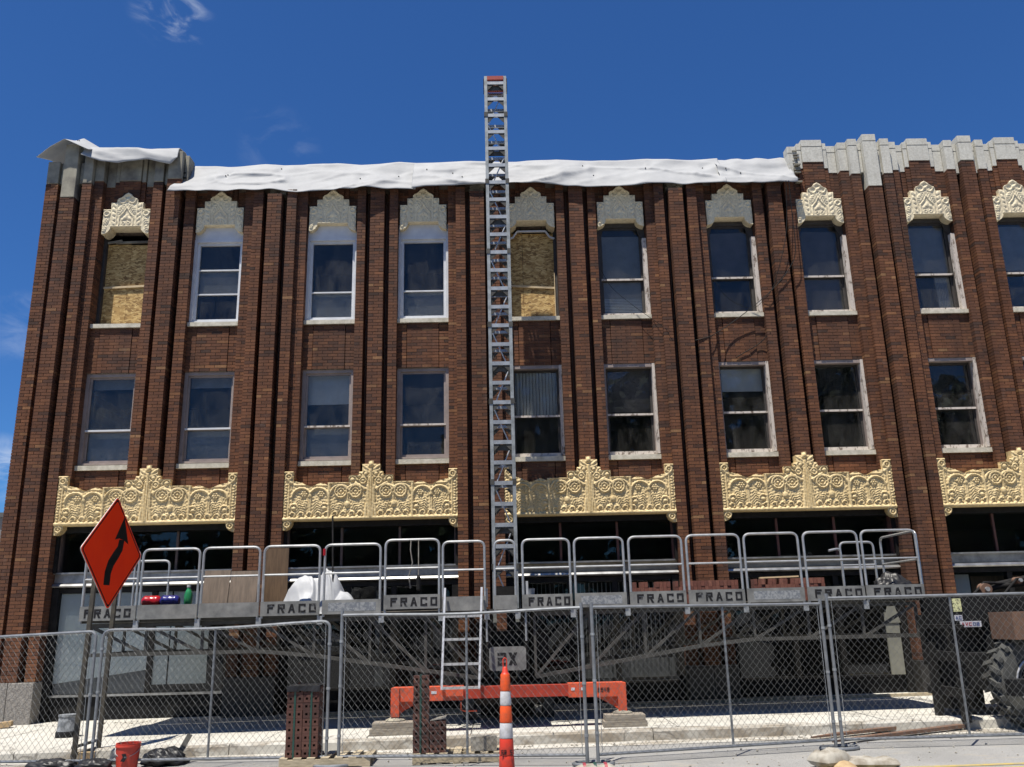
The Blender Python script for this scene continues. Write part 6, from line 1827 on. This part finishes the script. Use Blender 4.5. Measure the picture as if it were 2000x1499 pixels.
# fork carriage and forks
s = MB()
for x_, y_ in ((13.30, -3.66), (13.42, -4.20)):
    s.box(x_, x_ + 0.09, y_ - 0.06, y_ + 0.06, g0 + 0.10, 1.30)
s.box(13.38, 13.50, -4.45, -3.30, 0.55, 0.68); s.box(13.38, 13.50, -4.45, -3.30, 1.05, 1.18)
for k in range(6): s.box(13.44, 13.47, -4.35 + k * 0.2, -4.32 + k * 0.2, 0.68, 1.55)
s.box(13.40, 13.50, -4.45, -3.30, 1.50, 1.56)
s.box(13.5, 14.0, -3.75, -3.2, 0.35, 1.50); s.box(13.52, 14.1, -3.70, -3.0, 0.95, 1.70)
s.build('fork_carriage', 'dark_metal', TH)
for (p, q) in (((11.07, -4.64), (13.30, -3.68)), ((11.19, -5.10), (13.42, -4.12))):
    s = MB(); p, q = Vector(p), Vector(q); d = (q - p).normalized(); nn = Vector((-d.y, d.x))
    za = gz(11.1) + 0.02
    poly = [(p, 0.012, 0.02), (p + d * 0.5, 0.05, 0.035), (q, 0.06, 0.05)]
    vs = []
    for (c0, hw, th) in poly:
        for sg in (-1, 1):
            a = c0 + nn * hw * sg
            vs += [(a.x, a.y, gz(a.x) + 0.03), (a.x, a.y, gz(a.x) + 0.03 + th)]
    fs = []
    for i in range(2):
        o0 = i * 4; o1 = o0 + 4
        fs += [(o0 + 1, o0 + 3, o1 + 3, o1 + 1), (o0, o1, o1 + 2, o0 + 2), (o0, o0 + 1, o1 + 1, o1), (o0 + 2, o1 + 2, o1 + 3, o0 + 3)]
    fs += [(0, 2, 3, 1), (8, 9, 11, 10)]
    s.add(vs, fs); s.build('fork', 'rust_brown', TH)
# hydraulics and hoses on top
s = MB()
s.tube([(14.25, -3.6, 2.02), (14.55, -3.6, 2.10), (15.6, -3.6, 2.20)], 0.045, 10); s.tube([(14.6, -3.4, 2.12), (15.6, -3.4, 2.30)], 0.05, 10)
s.tube([(14.1, -3.7, 1.98), (14.3, -3.7, 2.16), (14.7, -3.6, 2.14), (15.1, -3.7, 2.25), (15.6, -3.6, 2.2)], 0.022, 8)
s.tube([(14.5, -3.8, 1.96), (14.75, -3.8, 2.20), (15.2, -3.7, 2.22), (15.7, -3.7, 2.35)], 0.02, 8)
s.tube([(14.45, -3.97, 1.95), (14.42, -3.99, 1.7), (14.55, -3.99, 1.5)], 0.018, 8); s.tube([(14.7, -3.97, 1.95), (14.85, -3.99, 1.75)], 0.018, 8)
s.build('hydraulic_hose', 'dark_metal', TH, True)
s = MB(); s.tube([(14.28, -3.78, 2.06), (14.30, -3.62, 2.07)], 0.085, 14); s.build('boom_pin', 'rust_brown', TH, True)
s = MB(); s.tube([(14.80, -3.80, 2.18), (14.80, -3.66, 2.18)], 0.05, 12); s.build('boom_pin', 'rust_brown', TH, True)
s = MB(); s.tube([(14.28, -3.82, 2.06), (14.28, -3.785, 2.06)], 0.035, 10); s.build('pin_cap', 'zinc_tube', TH, True)
s = MB(); s.tube([(14.80, -3.84, 2.18), (14.80, -3.805, 2.18)], 0.028, 10); s.build('pin_cap', 'zinc_tube', TH, True)
s = MB(); s.box(15.05, 15.20, -3.85, -3.7, 2.24, 2.34); s.build('red_coupling', 'plastic_red', TH)
s = MB(); s.box(13.63, 13.76, -3.957, -3.953, 1.74, 1.93); s.build('yellow_decal', 'sticker_yellow', TH)
s = MB(); s.box(13.63, 13.75, -3.957, -3.953, 1.61, 1.69); s.box(13.70, 14.02, -3.958, -3.953, 1.555 - 0.04, 1.60); s.build('white_decal', 'sticker_white', TH)
s = MB(); quad_letters(s, 'AVC', 13.72, 1.532, 0.045, 0.05, -3.9605, 0.012, 0.01); s.build('decal_lettering', 'sticker_red', TH)
s = MB(); quad_letters(s, 'O2', 13.89, 1.532, 0.045, 0.05, -3.9605, 0.012, 0.01); quad_letters(s, 'AC', 13.645, 1.625, 0.04, 0.05, -3.9595, 0.012, 0.01); s.build('decal_lettering', 'sticker_blue', TH)
